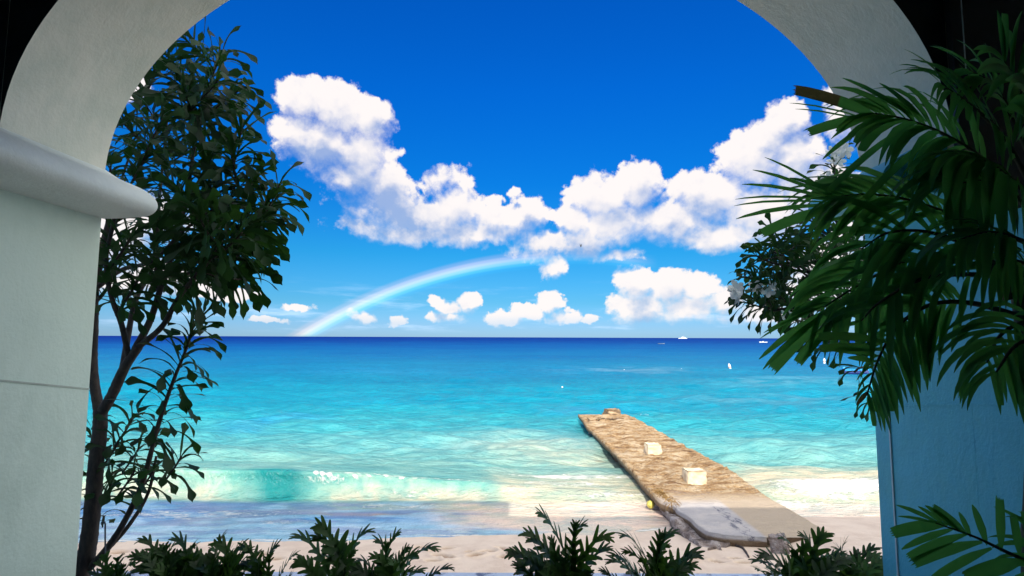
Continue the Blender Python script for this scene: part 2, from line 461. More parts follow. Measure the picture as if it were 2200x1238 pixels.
def build_house():
    h = thing('beach_house', (0, 1.5, FLOOR), 'shaded cream plaster house front with a wide open arch framing the sea', 'building')
    # arch ring: soffit, outer and inner face up to the roof
    mb = MB(); n = 64
    rows = {}
    for nm, y in (('o', YF), ('i', YN)):
        rows[nm] = [mb.vert((CX - AX * math.cos(math.pi * k / n), y, ZS + AZ * math.sin(math.pi * k / n))) for k in range(n + 1)]
        rows[nm + 't'] = [mb.vert((CX - AX * math.cos(math.pi * k / n), y, ROOF - .02)) for k in range(n + 1)]
    for k in range(n):
        mb.face(rows['o'][k], rows['o'][k+1], rows['i'][k+1], rows['i'][k])
    so_ = len(mb.v)
    o = mb.build('arch_soffit', M['wall_cream'], h)
    mb = MB()
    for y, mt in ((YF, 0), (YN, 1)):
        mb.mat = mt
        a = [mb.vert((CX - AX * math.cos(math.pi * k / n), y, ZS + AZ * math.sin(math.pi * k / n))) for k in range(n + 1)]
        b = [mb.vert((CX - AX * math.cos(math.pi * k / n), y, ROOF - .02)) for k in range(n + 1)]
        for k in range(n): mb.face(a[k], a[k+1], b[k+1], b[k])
    mb.build('arch_face', [M['wall_cream'], M['shade_and_wood']], h, smooth=False)
    for sgn, x, nm in ((-1, XL, 'wall_mint'), (1, XR, 'wall_blue_shade')):
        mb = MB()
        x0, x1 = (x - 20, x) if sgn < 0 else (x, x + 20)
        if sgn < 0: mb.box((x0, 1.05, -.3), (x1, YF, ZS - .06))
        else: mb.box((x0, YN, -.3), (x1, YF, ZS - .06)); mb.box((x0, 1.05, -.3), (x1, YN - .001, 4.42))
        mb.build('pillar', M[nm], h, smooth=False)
        mb = MB()
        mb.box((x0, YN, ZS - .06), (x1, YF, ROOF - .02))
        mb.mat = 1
        mb.box((x0, YN - (.006 if sgn < 0 else .03), ZS - .06 if sgn < 0 else 4.43), (x1, YN - .002, ROOF - .1))  # dark sheet over the inner wall face, standing for interior shade
        mb.build('upper_wall', [M['wall_cream'], M['shade_and_wood']], h, smooth=False)
        # impost moulding: a swelling roll along the reveal
        mb = MB()
        prof = [(215, 360), (250, 383), (280, 396), (303, 407), (321, 420), (331, 434), (332, 447), (323, 458), (306, 464), (258, 468), (215, 469)]
        pts = bez([P(a, b, YF) for a, b in prof], 30)
        ra = []; rb = []
        for q in pts:
            xx = q.x - P(215, 469, YF).x
            X = XL + xx if sgn < 0 else XR - xx
            ra.append(mb.vert((X, YF + .012, q.z))); rb.append(mb.vert((X, 1.055 if sgn < 0 else YN + .03, q.z)))
        for k in range(len(pts) - 1): mb.face(ra[k], ra[k+1], rb[k+1], rb[k])
        mb.face(*[mb.vert(mb.v[i]) for i in ra]); mb.face(*[mb.vert(mb.v[i]) for i in rb])
        mb.build('impost_molding', M['molding_white'] if sgn < 0 else M['wall_blue_shade'], h)
        # joint line in the plaster
        mb = MB()
        if sgn < 0: a, b = P(183, 836, YF), P(0, 815, 2.01)
        else: a, b = P(1882, 871, YF), P(2200, 867, 1.78)
        b = a + (b - a) * ((a.y - 1.06) / (a.y - b.y))
        e = .003; z = .0035
        q = [(x + sgn * -e, a.y, a.z - z), (x + sgn * -e, a.y, a.z + z), (x + sgn * -e, b.y, b.z + z), (x + sgn * -e, b.y, b.z - z)]
        i = [mb.vert(v) for v in q] + [mb.vert((x + sgn * .01, v[1], v[2])) for v in q]
        mb.face(0, 1, 2, 3); mb.face(0, 1, 5, 4); mb.face(2, 3, 7, 6); mb.face(1, 2, 6, 5); mb.face(3, 0, 4, 7)
        mb.build('plaster_joint', M['joint'] if sgn < 0 else M['wall_blue_shade'], h, smooth=False)
    # pale corner bead on the right pillar
    mb = MB()
    yb = YF * (XR / P(1910, 872, YF).x)
    mb.box((XR - .005, yb - .004, FLOOR - .2), (XR + .01, yb + .004, P(1910, 872, yb).z))
    mb.build('corner_bead', M['bead'], h, smooth=False)
    mb = MB()
    q0, q1 = P(2063, -30, 1.93), P(2076, 160, 1.93)
    mb.tube([q0, q1], .0022, 5)
    mb.build('wall_trim', M['bead'], h)
    # ceiling, roof, back and side walls, floor of the covered terrace
    mb = MB(); mb.box((-8, -3.4, 6.25), (8, YN - .04, 6.5)); mb.build('ceiling', M['shade_and_wood'], h, smooth=False)
    mb = MB(); mb.box((-22, -3.6, 6.7), (22, YF, ROOF)); mb.box((-22, -.6, ROOF), (CX - 1.05, YF - .0, ROOF + .82)); mb.build('roof', M['wall_cream'], h, smooth=False)
    mb = MB(); mb.box((-8, -3.6, -.3), (8, -3.4, 6.5)); mb.box((-8.2, -3.398, -.3), (-8, 1.04, 6.5)); mb.box((8, -3.398, -.3), (8.2, -1.2, 6.5))
    mb.build('wall', M['dark_wall'], h, smooth=False)
    mb = MB(); mb.box((-8, -3.4, FLOOR - .2), (8, 2.54, FLOOR)); mb.build('floor', M['floor'], h, smooth=False)
    return h
build_house()

# planter ledge outside the arch
LZ = P(1100, 1229, 3.5).z
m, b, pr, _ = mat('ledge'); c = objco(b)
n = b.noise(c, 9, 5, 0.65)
b.put(pr.inputs['Base Color'], b.mix(b.sm(n, .5, .66), (.46, .56, .74), (.10, .14, .26)))  # whitewash tinted with the blue of shade; dark mottles are weathering
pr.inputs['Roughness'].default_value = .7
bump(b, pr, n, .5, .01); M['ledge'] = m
m, b, pr, _ = mat('soil'); c = objco(b)
n = b.noise(c, 30, 5, 0.7)
b.put(pr.inputs['Base Color'], b.mix(n, (.02, .017, .013), (.07, .055, .04)))
bump(b, pr, n, 1, .03); pr.inputs['Roughness'].default_value = .95; M['soil'] = m
pt = thing('planter', (0, 3.0, -.2), 'low whitewashed planter wall running under the arch behind the leafy plants', 'planter')
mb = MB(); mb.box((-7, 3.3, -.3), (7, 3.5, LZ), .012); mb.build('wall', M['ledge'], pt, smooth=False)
mb = MB(); mb.box((-7, 2.53, -.3), (7, 3.299, 2.42)); mb.build('soil', M['soil'], pt, smooth=False)

# ------------------------------------------------------------------ beach and sea
def np_grid(name, X, Y, Z, attrs, mt, kind='structure'):
    nr, nc = X.shape
    me = bpy.data.meshes.new(name)
    me.vertices.add(nr * nc)
    me.vertices.foreach_set('co', np.stack([X, Y, Z], -1).astype(np.float32).ravel())
    i = np.arange(nr * nc).reshape(nr, nc)
    q = np.stack([i[:-1, :-1], i[:-1, 1:], i[1:, 1:], i[1:, :-1]], -1).reshape(-1, 4)
    me.loops.add(q.size); me.loops.foreach_set('vertex_index', q.ravel().astype(np.int32))
    me.polygons.add(len(q)); me.polygons.foreach_set('loop_start', np.arange(0, q.size, 4, dtype=np.int32))
    me.polygons.foreach_set('use_smooth', np.ones(len(q), dtype=bool))
    me.update(calc_edges=True); me.validate()
    for k, v in attrs.items():
        if v.ndim == 3:
            a = me.attributes.new(k, 'FLOAT_COLOR', 'POINT')
            a.data.foreach_set('color', np.concatenate([v, np.ones(v.shape[:2] + (1,))], -1).astype(np.float32).ravel())
        else:
            a = me.attributes.new(k, 'FLOAT', 'POINT'); a.data.foreach_set('value', v.astype(np.float32).ravel())
    me.materials.append(mt)
    o = bpy.data.objects.new(name, me); COL.objects.link(o)
    return tag(o, kind=kind)

def sand_z(x, y):
    z = np.interp(y, [-80, 3, 8.6, 9.6, 10.7, 11.6, 12.7, 14, 20, 60, 400], [.6, .58, .46, .36, .20, .12, .05, -.12, -.8, -3, -9])
    z = z + .20 * sstep(4.5, 5.6, x) * sstep(13.2, 10.6, y) * sstep(6, 9, y)
    z = z + .05 * (fbm(x * .5 + 3, y * .6, 3) - .5) * sstep(13, 10, y)
    return z
PRINTS = [(905,1177,16,4),(958,1180,18,4),(932,1190,14,4),(1046,1192,20,5),(1020,1203,20,4),(946,1203,22,4),(965,1209,14,4),(1085,1209,16,4),
          (870,1192,15,4),(1075,1179,14,3),(1008,1193,10,3),(880,1208,16,5),(930,1218,18,4),(560,1200,20,5),(590,1215,18,5),(250,1195,24,6),(330,1205,24,5),
          (1090,1185,18,4),(1110,1202,20,4),(1500,1212,22,4),(1540,1220,16,3),(1580,1211,14,3),(1600,1222,22,4),(1480,1222,18,3),(650,1222,24,4),(700,1212,20,4),(180,1190,24,6),(210,1210,26,6)]
def build_beach():
    ys = np.concatenate([np.linspace(-80, 3, 12)[:-1], np.linspace(3, 8.7, 25)[:-1], np.linspace(8.7, 12.2, 130)[:-1], np.linspace(12.2, 20, 50)[:-1], np.geomspace(20, 400, 24)])
    xs = np.concatenate([-np.geomspace(300, 8, 22)[:-1], np.linspace(-8, 8, 470)[:-1], np.geomspace(8, 300, 22)])
    X, Y = np.meshgrid(xs, ys)
    Z = sand_z(X, Y)
    fine = sstep(12.6, 11.2, Y) * sstep(6, 8.6, Y)
    Z = Z + fine * .018 * (fbm(X * 2.2, Y * 4.5, 4) - .5)
    print_shade = np.zeros_like(X)
    for px, py, rx, ry in PRINTS:
        c = G(px, py, .30); a = abs(G(px + rx, py, .3).x - c.x); bb = abs(G(px, py - ry, .3).y - c.y)
        th = ((px * 7 + py * 13) % 10 - 5) * .09
        u = ((X - c.x) * math.cos(th) + (Y - c.y) * math.sin(th)) / a; w = (-(X - c.x) * math.sin(th) + (Y - c.y) * math.cos(th)) / bb
        r = np.sqrt(u*u + w*w)
        Z -= .06 * sstep(1.15, .35, r); Z += .02 * np.exp(-((r - 1.35) / .25) ** 2)
        print_shade = np.maximum(print_shade, sstep(1.1, .5, r))  # shade inside the footprints painted darker into the sand
    return np_grid('beach', X, Y, Z, {'print_shade': print_shade}, M['sand'])
m, b, pr, _ = mat('sand'); c = objco(b)
pshade = b.n('ShaderNodeAttribute', attribute_name='print_shade').outputs['Fac']
n = b.noise(c, 2.2, 5, 0.6); n2 = b.noise(c, 60, 3, .7)
k = b.mix(b.sm(n, .38, .68), (.62, .50, .40), (.54, .42, .33))
k = b.mix(b.m('MULTIPLY', b.sm(n2, .62, .75), .35), k, (.30, .22, .16))
k = b.mix(b.m('MULTIPLY', pshade, .9), k, (.26, .15, .08))
b.put(pr.inputs['Base Color'], k); pr.inputs['Roughness'].default_value = .85
bump(b, pr, b.m('ADD', n2, b.m('MULTIPLY', b.noise(c, 12, 4, .6), 2)), .5, .012)
M['sand'] = m
BEACH = build_beach()

SEA_RAMP = [(724, (4,58,158)), (733, (2,78,172)), (742, (4,106,190)), (760, (8,130,200)), (790, (14,152,207)), (810, (10,158,204)), (830, (18,174,212)), (870, (24,182,216)),
            (900, (48,196,217)), (930, (84,206,219)), (960, (116,214,219)), (990, (146,220,215)), (1005, (150,222,214)), (1075, (140,214,208)), (1300, (150,200,200))]
def bumpy(px, py, cx, cy, rx, ry):
    return np.exp(-(((px - cx) / rx) ** 2 + ((py - cy) / ry) ** 2))
def build_sea():
    dec = np.concatenate([np.linspace(22.8, .55, 460), np.geomspace(.52, .004, 46)])
    ys = 4.0 / np.tan(np.radians(dec))
    us = np.concatenate([[-9, -4, -2.2, -1.6], np.linspace(-1.25, 1.25, 430), [1.6, 2.2, 4, 9]])
    U, Y = np.meshgrid(us, ys)
    X = U * Y
    # where each point of the level sheet lies in the photograph, to place foam and shoals measured from it
    cp, sp = math.cos(PITCH), math.sin(PITCH)
    zc = Y * cp + (-4.0) * sp; yc_ = -Y * sp + (-4.0) * cp
    px0 = X / zc * F; py0 = -yc_ / zc * F
    PX = 1100 + px0 * math.cos(ROLL) - py0 * math.sin(ROLL) * -1; PY = 619 + py0 * math.cos(ROLL) + px0 * math.sin(ROLL)
    # --- heights
    Z = np.zeros_like(X)
    step = np.abs(np.gradient(ys))[:, None]
    rs = np.random.default_rng(5)
    near = sstep(13.5, 20, Y)
    for k in range(46):
        lam = .45 * (14 ** (k / 45)); th = rs.normal(0, .42); ph = rs.uniform(0, 6.28)
        kx, ky = math.sin(th) * 6.283 / lam, math.cos(th) * 6.283 / lam
        amp = .0092 * lam ** .9 * sstep(2.2, 5, lam / step)
        wob = 1.3 * (vnoise(X / lam * .23 + k * 7.1, Y / lam * .3) - .5) * 6.28
        Z += amp * np.sin(kx * X + ky * Y + ph + wob) * (.12 + .88 * near) * (.5 + vnoise(X * .06 + k, Y * .05))
    # the breaking wave
    hw = np.interp(PX, [-2000, 100, 420, 640, 760, 900, 1050, 1120, 1300, 3000], [.45, .52, .56, .58, .5, .42, .30, .2, .12, .1])
    ycr = 14.75 + .25 * (vnoise(X * .35, X * 0 + 2.2) - .5) + np.interp(PX, [0, 500, 1050, 1400], [.2, 0, .0, -.4])
    d = Y - ycr
    back = np.exp(-(np.maximum(d, 0) / 2.0) ** 2); front = sstep(-.95, -.03, d)
    wv = hw * np.where(d > 0, back, front)
    Z = Z + wv
    lip = (hw / .55) * np.exp(-((d + .06) / .30) ** 2) * .32
    Yd = Y - lip
    # second small swell behind it, and the white water right of the pier
    d2 = Y - (21 + .8 * (vnoise(X * .2, X * 0 + 9) - .5)); Z += .10 * np.exp(-(d2 / 1.6) ** 2)
    rgt = sstep(1560, 1680, PX)
    d3 = Y - 14.6; Z += rgt * .16 * np.where(d3 > 0, np.exp(-(d3 / 1.2) ** 2), sstep(-.8, 0, d3))
    # swash sheet lying on the sand
    zs = sand_z(X, Yd)
    edge = np.interp(PX, [-2000, 100, 500, 900, 1100, 1300, 1440, 1600, 1700, 1800, 1900, 3000], [10.35, 10.45, 10.55, 10.75, 11.0, 11.2, 11.6, 12.2, 12.3, 12.4, 12.6, 12.6])
    edge = edge + .5 * (fbm(X * .55 + 40, X * 0 + 3, 3) - .5)
    film = zs + .014 * sstep(0, .25, Yd - edge) - .10 * sstep(.0, -.35, Yd - edge) + .010 * (fbm(X * 1.6, Yd * 3.5, 3) - .3) * sstep(.1, .8, Yd - edge)
    Z = np.maximum(Z * sstep(12.4, 14.2, Yd), film)
    # --- colours of the water, with some shade and glints painted in
    warp = PY + (fbm(X * .05, Y * .06, 4) - .5) * np.interp(PY, [724, 760, 900, 1000], [4, 26, 60, 50])
    C = np.stack([np.interp(warp, [p for p, _ in SEA_RAMP], [lin(*c)[i] for _, c in SEA_RAMP]) for i in range(3)], -1) * WATER_GAIN
    def blend(C, w, col): return C * (1 - w[..., None]) + np.array(col) * w[..., None]
    # dark weed patches and cool shoals
    patch = np.clip(bumpy(PX, PY, 540, 903, 75, 16) + .6 * bumpy(PX, PY, 660, 895, 60, 8) + .5 * bumpy(PX, PY, 520, 925, 60, 7) + 1.3 * bumpy(PX, PY, 1270, 884, 85, 8) + .4 * bumpy(PX, PY, 800, 800, 160, 7) + .3 * bumpy(PX, PY, 1010, 1000, 60, 4), 0, 1) * sstep(.25, .6, fbm(X * .5, Y * .4, 4))
    C = blend(C, patch * .75, (.02, .22, .40))
    pale = (bumpy(PX, PY, 1720, 822, 150, 10) + .8 * bumpy(PX, PY, 1360, 796, 130, 7) + .6 * bumpy(PX, PY, 1640, 860, 180, 10) + .5 * bumpy(PX, PY, 1000, 960, 240, 12)) * sstep(.35, .65, fbm(X * .35, Y * .5, 4))  # pale glints of reflected light painted into the water colour
    C = blend(C, np.clip(pale, 0, 1) * .22, (.36, .52, .54))
    # churned pale-sand water near the shore
    silt = np.clip(.8 * sstep(1005, 1060, warp) * sstep(1020, 1100, PX) + .55 * bumpy(PX, PY, 1280, 985, 120, 18) + .5 * bumpy(PX, PY, 1130, 960, 120, 25) + rgt * sstep(985, 1050, warp), 0, 1)
    C = blend(C, silt * .8, (.55, .50, .34))
    # wave face: clear green glass above, sand-laden foot
    fc = np.where((d < .05) & (d > -1.0), 1.0, 0.0) * (hw > .22)
    fc = sstep(.12, -.05, d) * sstep(-1.25, -.9, d) * sstep(1090, 1030, PX)
    C = blend(C, fc * .85, (.13, .38, .32))
    foot = fc * sstep(-.25, -.85, d) * np.clip(1 - bumpy(PX, PY, 600, 1050, 90, 80) * 1.1, 0, 1)
    foot = foot + fc * .6 * (bumpy(PX, PY, 330, 1050, 140, 40) + bumpy(PX, PY, 850, 1060, 140, 16)) * fbm(X * 1.3, Y * 3, 3)
    C = blend(C, np.clip(foot, 0, 1) * .9, (.36, .37, .29))
    C = blend(C, fc * sstep(.52, .68, fbm(PX * .035 + 3, d * 2.2 + 5, 4)) * .35, (.32, .42, .37))
    C = blend(C, fc * sstep(.46, .34, fbm(PX * .03 + 30, d * 2.6 + 9, 4)) * .4, (.06, .30, .28))
    C = blend(C, np.clip(fc * 1.3 * bumpy(PX, PY, 605, 1045, 62, 70), 0, 1) * .95, (.003, .17, .18))
    # swash: foam-veined water over sand; blue shade painted left, sunlit tone right
    sw = sstep(13.9, 13.5, Yd)
    tone = fbm(X * .35 + 9, Yd * 1.1, 4)
    PXw = PX + (fbm(X * .7, Yd * .9 + 4, 4) - .5) * 420
    base = blend(np.broadcast_to(np.array((.08, .25, .52)), C.shape).copy(), sstep(.45, .62, tone) * .7, (.20, .25, .35))
    base = blend(base, sstep(12.3, 11.3, Yd), (.31, .48, .60))
    base = blend(base, bumpy(PX, PY, 800, 1090, 260, 16) * .8, (.34, .44, .38))
    base = blend(base, np.clip(bumpy(PX, PY, 790, 1113, 110, 5) + bumpy(PX, PY, 1010, 1092, 80, 7), 0, 1) * .85, (.33, .22, .16))
    base = blend(base, sstep(940, 1130, PXw) * .8, (.70, .58, .42))
    vein = fbm(X * 1.1 + 4, Yd * 4.2, 5)
    left = sstep(1170, 960, PXw)
    base = blend(base, sstep(.50, .60, vein) * .55 * left, (.32, .54, .72))
    base = blend(base, sstep(.47, .38, vein) * .5 * left, (.13, .20, .42))
    C = blend(C, sw, (0, 0, 0)) + base * sw[..., None]
    # --- foam
    fo = np.zeros_like(X)
    for cx, cy, rx, ry, w in [(1240,1030,190,10,.75),(1230,1052,190,9,.6),(1300,1072,130,7,.62),(1180,1085,90,4,.4),(1800,1060,170,20,1.0),(1780,1018,150,8,.5),(1700,1085,100,12,.7),(1830,1000,80,6,.45),
                              (1560,1000,60,6,.5),(300,1068,150,7,.55),(420,1050,120,8,.3),(880,1068,190,5,.5),(700,1060,60,5,.7),(1380,900,40,8,.5),(1345,915,30,8,.4),(400,1112,330,22,.56),(620,1135,150,12,.5),(850,1088,220,10,.5),(1050,1110,40,10,.45),
                              (1080,1015,60,6,.5),(240,1120,160,30,.4)]:
        fo = np.maximum(fo, w * bumpy(PX, PY, cx, cy, rx, ry))
    for cx, w in [(690,1),(703,1.1),(716,.9),(770,1),(800,.8),(838,.85),(870,.9),(900,.6),(740,.5)]:
        fo = np.maximum(fo, w * np.exp(-((PX - cx) / 9) ** 2) * np.exp(-((d + .22 - (cx % 7) * .03) / .16) ** 2))
    fo = np.maximum(fo, .75 * np.exp(-((Yd - edge - .07) / .07) ** 2) * sstep(.3, .6, vnoise(X * 1.1, X * 0)))
    fo = np.maximum(fo, .6 * np.exp(-((d + .05) / .08) ** 2) * sstep(650, 760, PX) * sstep(1100, 1000, PX))
    rough = np.interp(PY, [724, 760, 900, 1100], [.35, .28, .16, .12])
    return np_grid('sea', X, Yd, Z, {'col': np.clip(C, 0, 1), 'foam': fo, 'rgh': rough, 'spc': np.interp(PY, [724, 745, 800, 900, 1100], [.04, .12, .4, .8, 1.0])}, M['water'])
WATER_GAIN = .46
m, b, pr, _ = mat('water'); c = objco(b)
colr = b.n('ShaderNodeAttribute', attribute_name='col').outputs['Color']
fa = b.n('ShaderNodeAttribute', attribute_name='foam').outputs['Fac']
rg = b.n('ShaderNodeAttribute', attribute_name='rgh').outputs['Fac']
fn = b.noise(b.mapping(c, scale=(1.0, 1.9, 1.0)), 2.6, 8, .68, 1.2)
f2 = b.noise(b.mapping(c, scale=(1.0, 2.4, 1.0)), 9, 5, .65, .6)
ff = b.m('ADD', fa, b.m('ADD', b.m('MULTIPLY', b.m('SUBTRACT', fn, .5), 1.5), b.m('MULTIPLY', b.m('SUBTRACT', f2, .5), .7)))
foam = b.m('MULTIPLY', b.sm(ff, .42, .80), b.sm(fa, .06, .3))
mott = b.noise(b.mapping(c, scale=(1.1, 1.75, 1)), 1.0, 6, .62, .5)
mot2 = b.noise(b.mapping(c, scale=(.10, .22, 1)), 1.0, 5, .62)
cl = b.mix(1.0, colr, b.mix(b.sm(b.m('ADD', b.m('MULTIPLY', mott, .62), b.m('MULTIPLY', mot2, .38)), .38, .64), (.70, .85, .90), (1.36, 1.13, 1.08)), 'MULTIPLY')  # ripple highlights and dark troughs painted into the colour
cl = b.mix(b.m('MULTIPLY', foam, .9), cl, (.74, .73, .68))
b.put(pr.inputs['Base Color'], cl)
b.put(pr.inputs['Roughness'], b.m('ADD', rg, b.m('MULTIPLY', foam, .5), clamp=True))
pr.inputs['IOR'].default_value = 1.33; b.put(pr.inputs['Specular IOR Level'], b.n('ShaderNodeAttribute', attribute_name='spc').outputs['Fac'])
h1 = b.noise(b.mapping(c, scale=(.9, 1.5, 1)), 1.5, 5, .6, .3)
h2 = b.noise(b.mapping(c, scale=(.8, 1.5, 1)), 5.5, 4, .6, .4)
hh = b.m('ADD', b.m('MULTIPLY', h1, 1.0), b.m('MULTIPLY', h2, .22))
h3 = b.noise(b.mapping(c, scale=(.9, 2.2, 1)), 2.4, 5, .65, .3)
bump(b, pr, b.m('ADD', b.m('ADD', hh, b.m('MULTIPLY', h3, .6)), b.m('MULTIPLY', foam, .12)), .75, .26)
# clear water: body colour and painted ripples under a sky reflection that choppy facets weaken far out
df, gl = b.n('ShaderNodeBsdfDiffuse'), b.n('ShaderNodeBsdfGlossy')
b.put(df.inputs['Color'], cl); bn = pr.inputs['Normal'].links[0].from_socket
b.put(df.inputs['Normal'], bn); b.put(gl.inputs['Normal'], bn)
b.put(gl.inputs['Roughness'], b.m('ADD', rg, b.m('MULTIPLY', foam, .5), clamp=True))
fr = b.n('ShaderNodeFresnel'); fr.inputs['IOR'].default_value = 1.33; b.put(fr.inputs['Normal'], bn)
spc = b.n('ShaderNodeAttribute', attribute_name='spc').outputs['Fac']
mx = b.n('ShaderNodeMixShader')
b.put(mx.inputs[0], b.m('MULTIPLY', b.m('MINIMUM', fr.outputs[0], .45), b.m('MULTIPLY', spc, b.m('SUBTRACT', 1.0, b.m('MULTIPLY', foam, .8)))))
b.t.links.new(df.outputs[0], mx.inputs[1]); b.t.links.new(gl.outputs[0], mx.inputs[2]); b.t.links.new(mx.outputs[0], _.inputs[0])
b.t.nodes.remove(pr)
M['water'] = m
SEA = build_sea()

# ------------------------------------------------------------------ old jetty
TOP = .46
def world_line(pts, z): return sorted([(G(a, b_, z).y, G(a, b_, z).x) for a, b_ in pts])
def slab(mb, Lp, Rp, z, y0, y1, nl, nw, thick, rough_fn, jit, skew=0.0):
    """weathered slab between two ragged edge lines"""
    L = world_line(Lp, z); Rr = world_line(Rp, z)
    ys = np.linspace(y0, y1, nl)
    rows = []
    for y in ys:
        xl = float(np.interp(y, [q[0] for q in L], [q[1] for q in L])); xr = float(np.interp(y, [q[0] for q in Rr], [q[1] for q in Rr]))
        a1 = np.array([y * 2.6]); a0 = np.array([3.3])
        xl += jit * float(fbm(a1, a0, 4)[0] - .5) * 2; xr += jit * .6 * float(fbm(a1 + 50, a0, 4)[0] - .5) * 2
        if xr < xl + .05: xr = xl + .05
        ts = np.linspace(0, 1, nw); xx = xl + (xr - xl) * ts
        yy = y + skew * (xx - xl)
        zz = z + rough_fn(xx, np.full_like(xx, y))
        lo = z - thick + .05 * float(fbm(np.array([y * 3.1]), np.array([8.0]), 3)[0])
        row = [mb.vert((xl + .34, y, -.6)), mb.vert((xl + .30, y, lo)), mb.vert((xl + .03, y, lo + .02)), mb.vert((xl - .01, y, z - thick * .45))]
        row += [mb.vert((xx[k], yy[k], zz[k])) for k in range(nw)]
        row += [mb.vert((xr + .01, y, z - thick * .5)), mb.vert((xr - .05, y, lo)), mb.vert((xr - .06, y, -.6))]
        rows.append(row)
    for a, c_ in zip(rows, rows[1:]):
        for k in range(len(a) - 1): mb.face(a[k], a[k+1], c_[k+1], c_[k])
    mb.face(*rows[0]); mb.face(*rows[-1][::-1])
def rock_fn(x, y):
    far = sstep(12.3, 13.6, y)
    r = (fbm(x * 2.3, y * 2.3, 4) - .5) * .10 + (np.abs(fbm(x * 5 + 3, y * 5, 3) - .5)) * -.10
    return r * 1.5 * far + (fbm(x * 1.1, y * 1.1, 3) - .5) * .03
DL = [(1250,898),(1262,916),(1300,951),(1350,1000),(1395,1050),(1418,1075),(1442,1084),(1458,1098),(1484,1112),(1498,1128),(1522,1143),(1560,1150),(1600,1152),(1636,1154),(1700,1159)]
DR = [(1338,886),(1380,905),(1450,945),(1560,1003),(1660,1074),(1740,1121),(1790,1150),(1830,1172)]
JY0 = G(1640, 1155, TOP).y; JY1 = G(1290, 890, TOP).y
m, b, pr, _ = mat('jetty_stone'); c = objco(b)
sp_ = b.n('ShaderNodeSeparateXYZ'); b.t.links.new(c, sp_.inputs[0])
n = b.noise(b.mapping(c, scale=(.8, 2.0, 1)), 1.9, 8, .72, .5); n2 = b.noise(b.mapping(c, scale=(.7, 1.5, 1)), 9, 6, .72); n3 = b.noise(c, 26, 4, .7)
colr = b.ramp(b.m('ADD', b.m('MULTIPLY', n, .7), b.m('MULTIPLY', n2, .3)), [(.37, (.08, .036, .012)), (.43, (.22, .115, .04)), (.48, (.36, .22, .095)), (.54, (.50, .37, .22)), (.64, (.60, .49, .36))])
colr = b.mix(b.m('MULTIPLY', b.sm(b.m('ADD', b.m('MULTIPLY', n3, .6), b.m('MULTIPLY', n2, .4)), .51, .61), .85), colr, (.09, .045, .022))
near = b.sm(b.m('ADD', sp_.outputs[1], b.m('MULTIPLY', b.m('SUBTRACT', n, .5), 2.6)), 13.1, 12.2)
e0, e1 = G(1548, 1078, TOP), G(1640, 1150, TOP)
sl_ = (e1.x - e0.x) / (e1.y - e0.y)
side = b.m('SUBTRACT', sp_.outputs[0], b.m('MULTIPLY_ADD', sp_.outputs[1], sl_, e0.x - sl_ * e0.y))
render = b.mix(b.sm(b.noise(c, 2.2, 5, .6), .4, .65), (.47, .44, .44), (.58, .53, .50))
scar = b.m('MULTIPLY', b.sm(b.m('ABSOLUTE', b.m('ADD', side, b.m('MULTIPLY_ADD', b.m('SUBTRACT', b.noise(c, 3, 4, .6), .5), .5, .22))), .17, .08), b.sm(sp_.outputs[1], 12.1, 11.7))
sn = b.noise(b.mapping(c, scale=(1.6, .8, 1), rot=(0, 0, .5)), 3.5, 8, .8, .3)
render = b.mix(scar, render, b.mix(b.sm(sn, .50, .58), b.mix(b.sm(sn, .36, .44), (.66, .64, .62), render), (.14, .14, .18)))
sandy = b.mix(n2, (.56, .45, .33), (.48, .37, .26))
nearc = b.mix(b.sm(side, -.06, .06), render, sandy)
nearc = b.mix(b.m('MULTIPLY', b.sm(sp_.outputs[1], 12.0, 12.5), .8), nearc, sandy)
colr = b.mix(near, colr, nearc)
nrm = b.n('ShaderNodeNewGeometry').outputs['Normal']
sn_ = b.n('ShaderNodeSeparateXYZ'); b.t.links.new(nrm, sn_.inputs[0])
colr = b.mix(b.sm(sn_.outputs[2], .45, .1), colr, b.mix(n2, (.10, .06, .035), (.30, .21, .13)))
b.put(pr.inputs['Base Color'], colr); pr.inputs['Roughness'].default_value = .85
bump(b, pr, b.m('ADD', b.m('ADD', b.m('MULTIPLY', n2, 2), n3), b.m('MULTIPLY', n, 3)), 1.0, .035)
M['jetty_stone'] = m
m, b, pr, _ = mat('eroded_stone'); c = objco(b)
n = b.noise(c, 5, 6, .7, .5); n2 = b.noise(c, 22, 4, .7)
b.put(pr.inputs['Base Color'], b.mix(b.sm(n2, .55, .7), b.ramp(n, [(.3, (.06, .045, .04)), (.48, (.22, .17, .15)), (.6, (.40, .35, .33)), (.75, (.5, .46, .44))]), (.05, .04, .04)))
pr.inputs['Roughness'].default_value = .9; bump(b, pr, b.m('ADD', n, n2), .9, .04)
M['eroded_stone'] = m

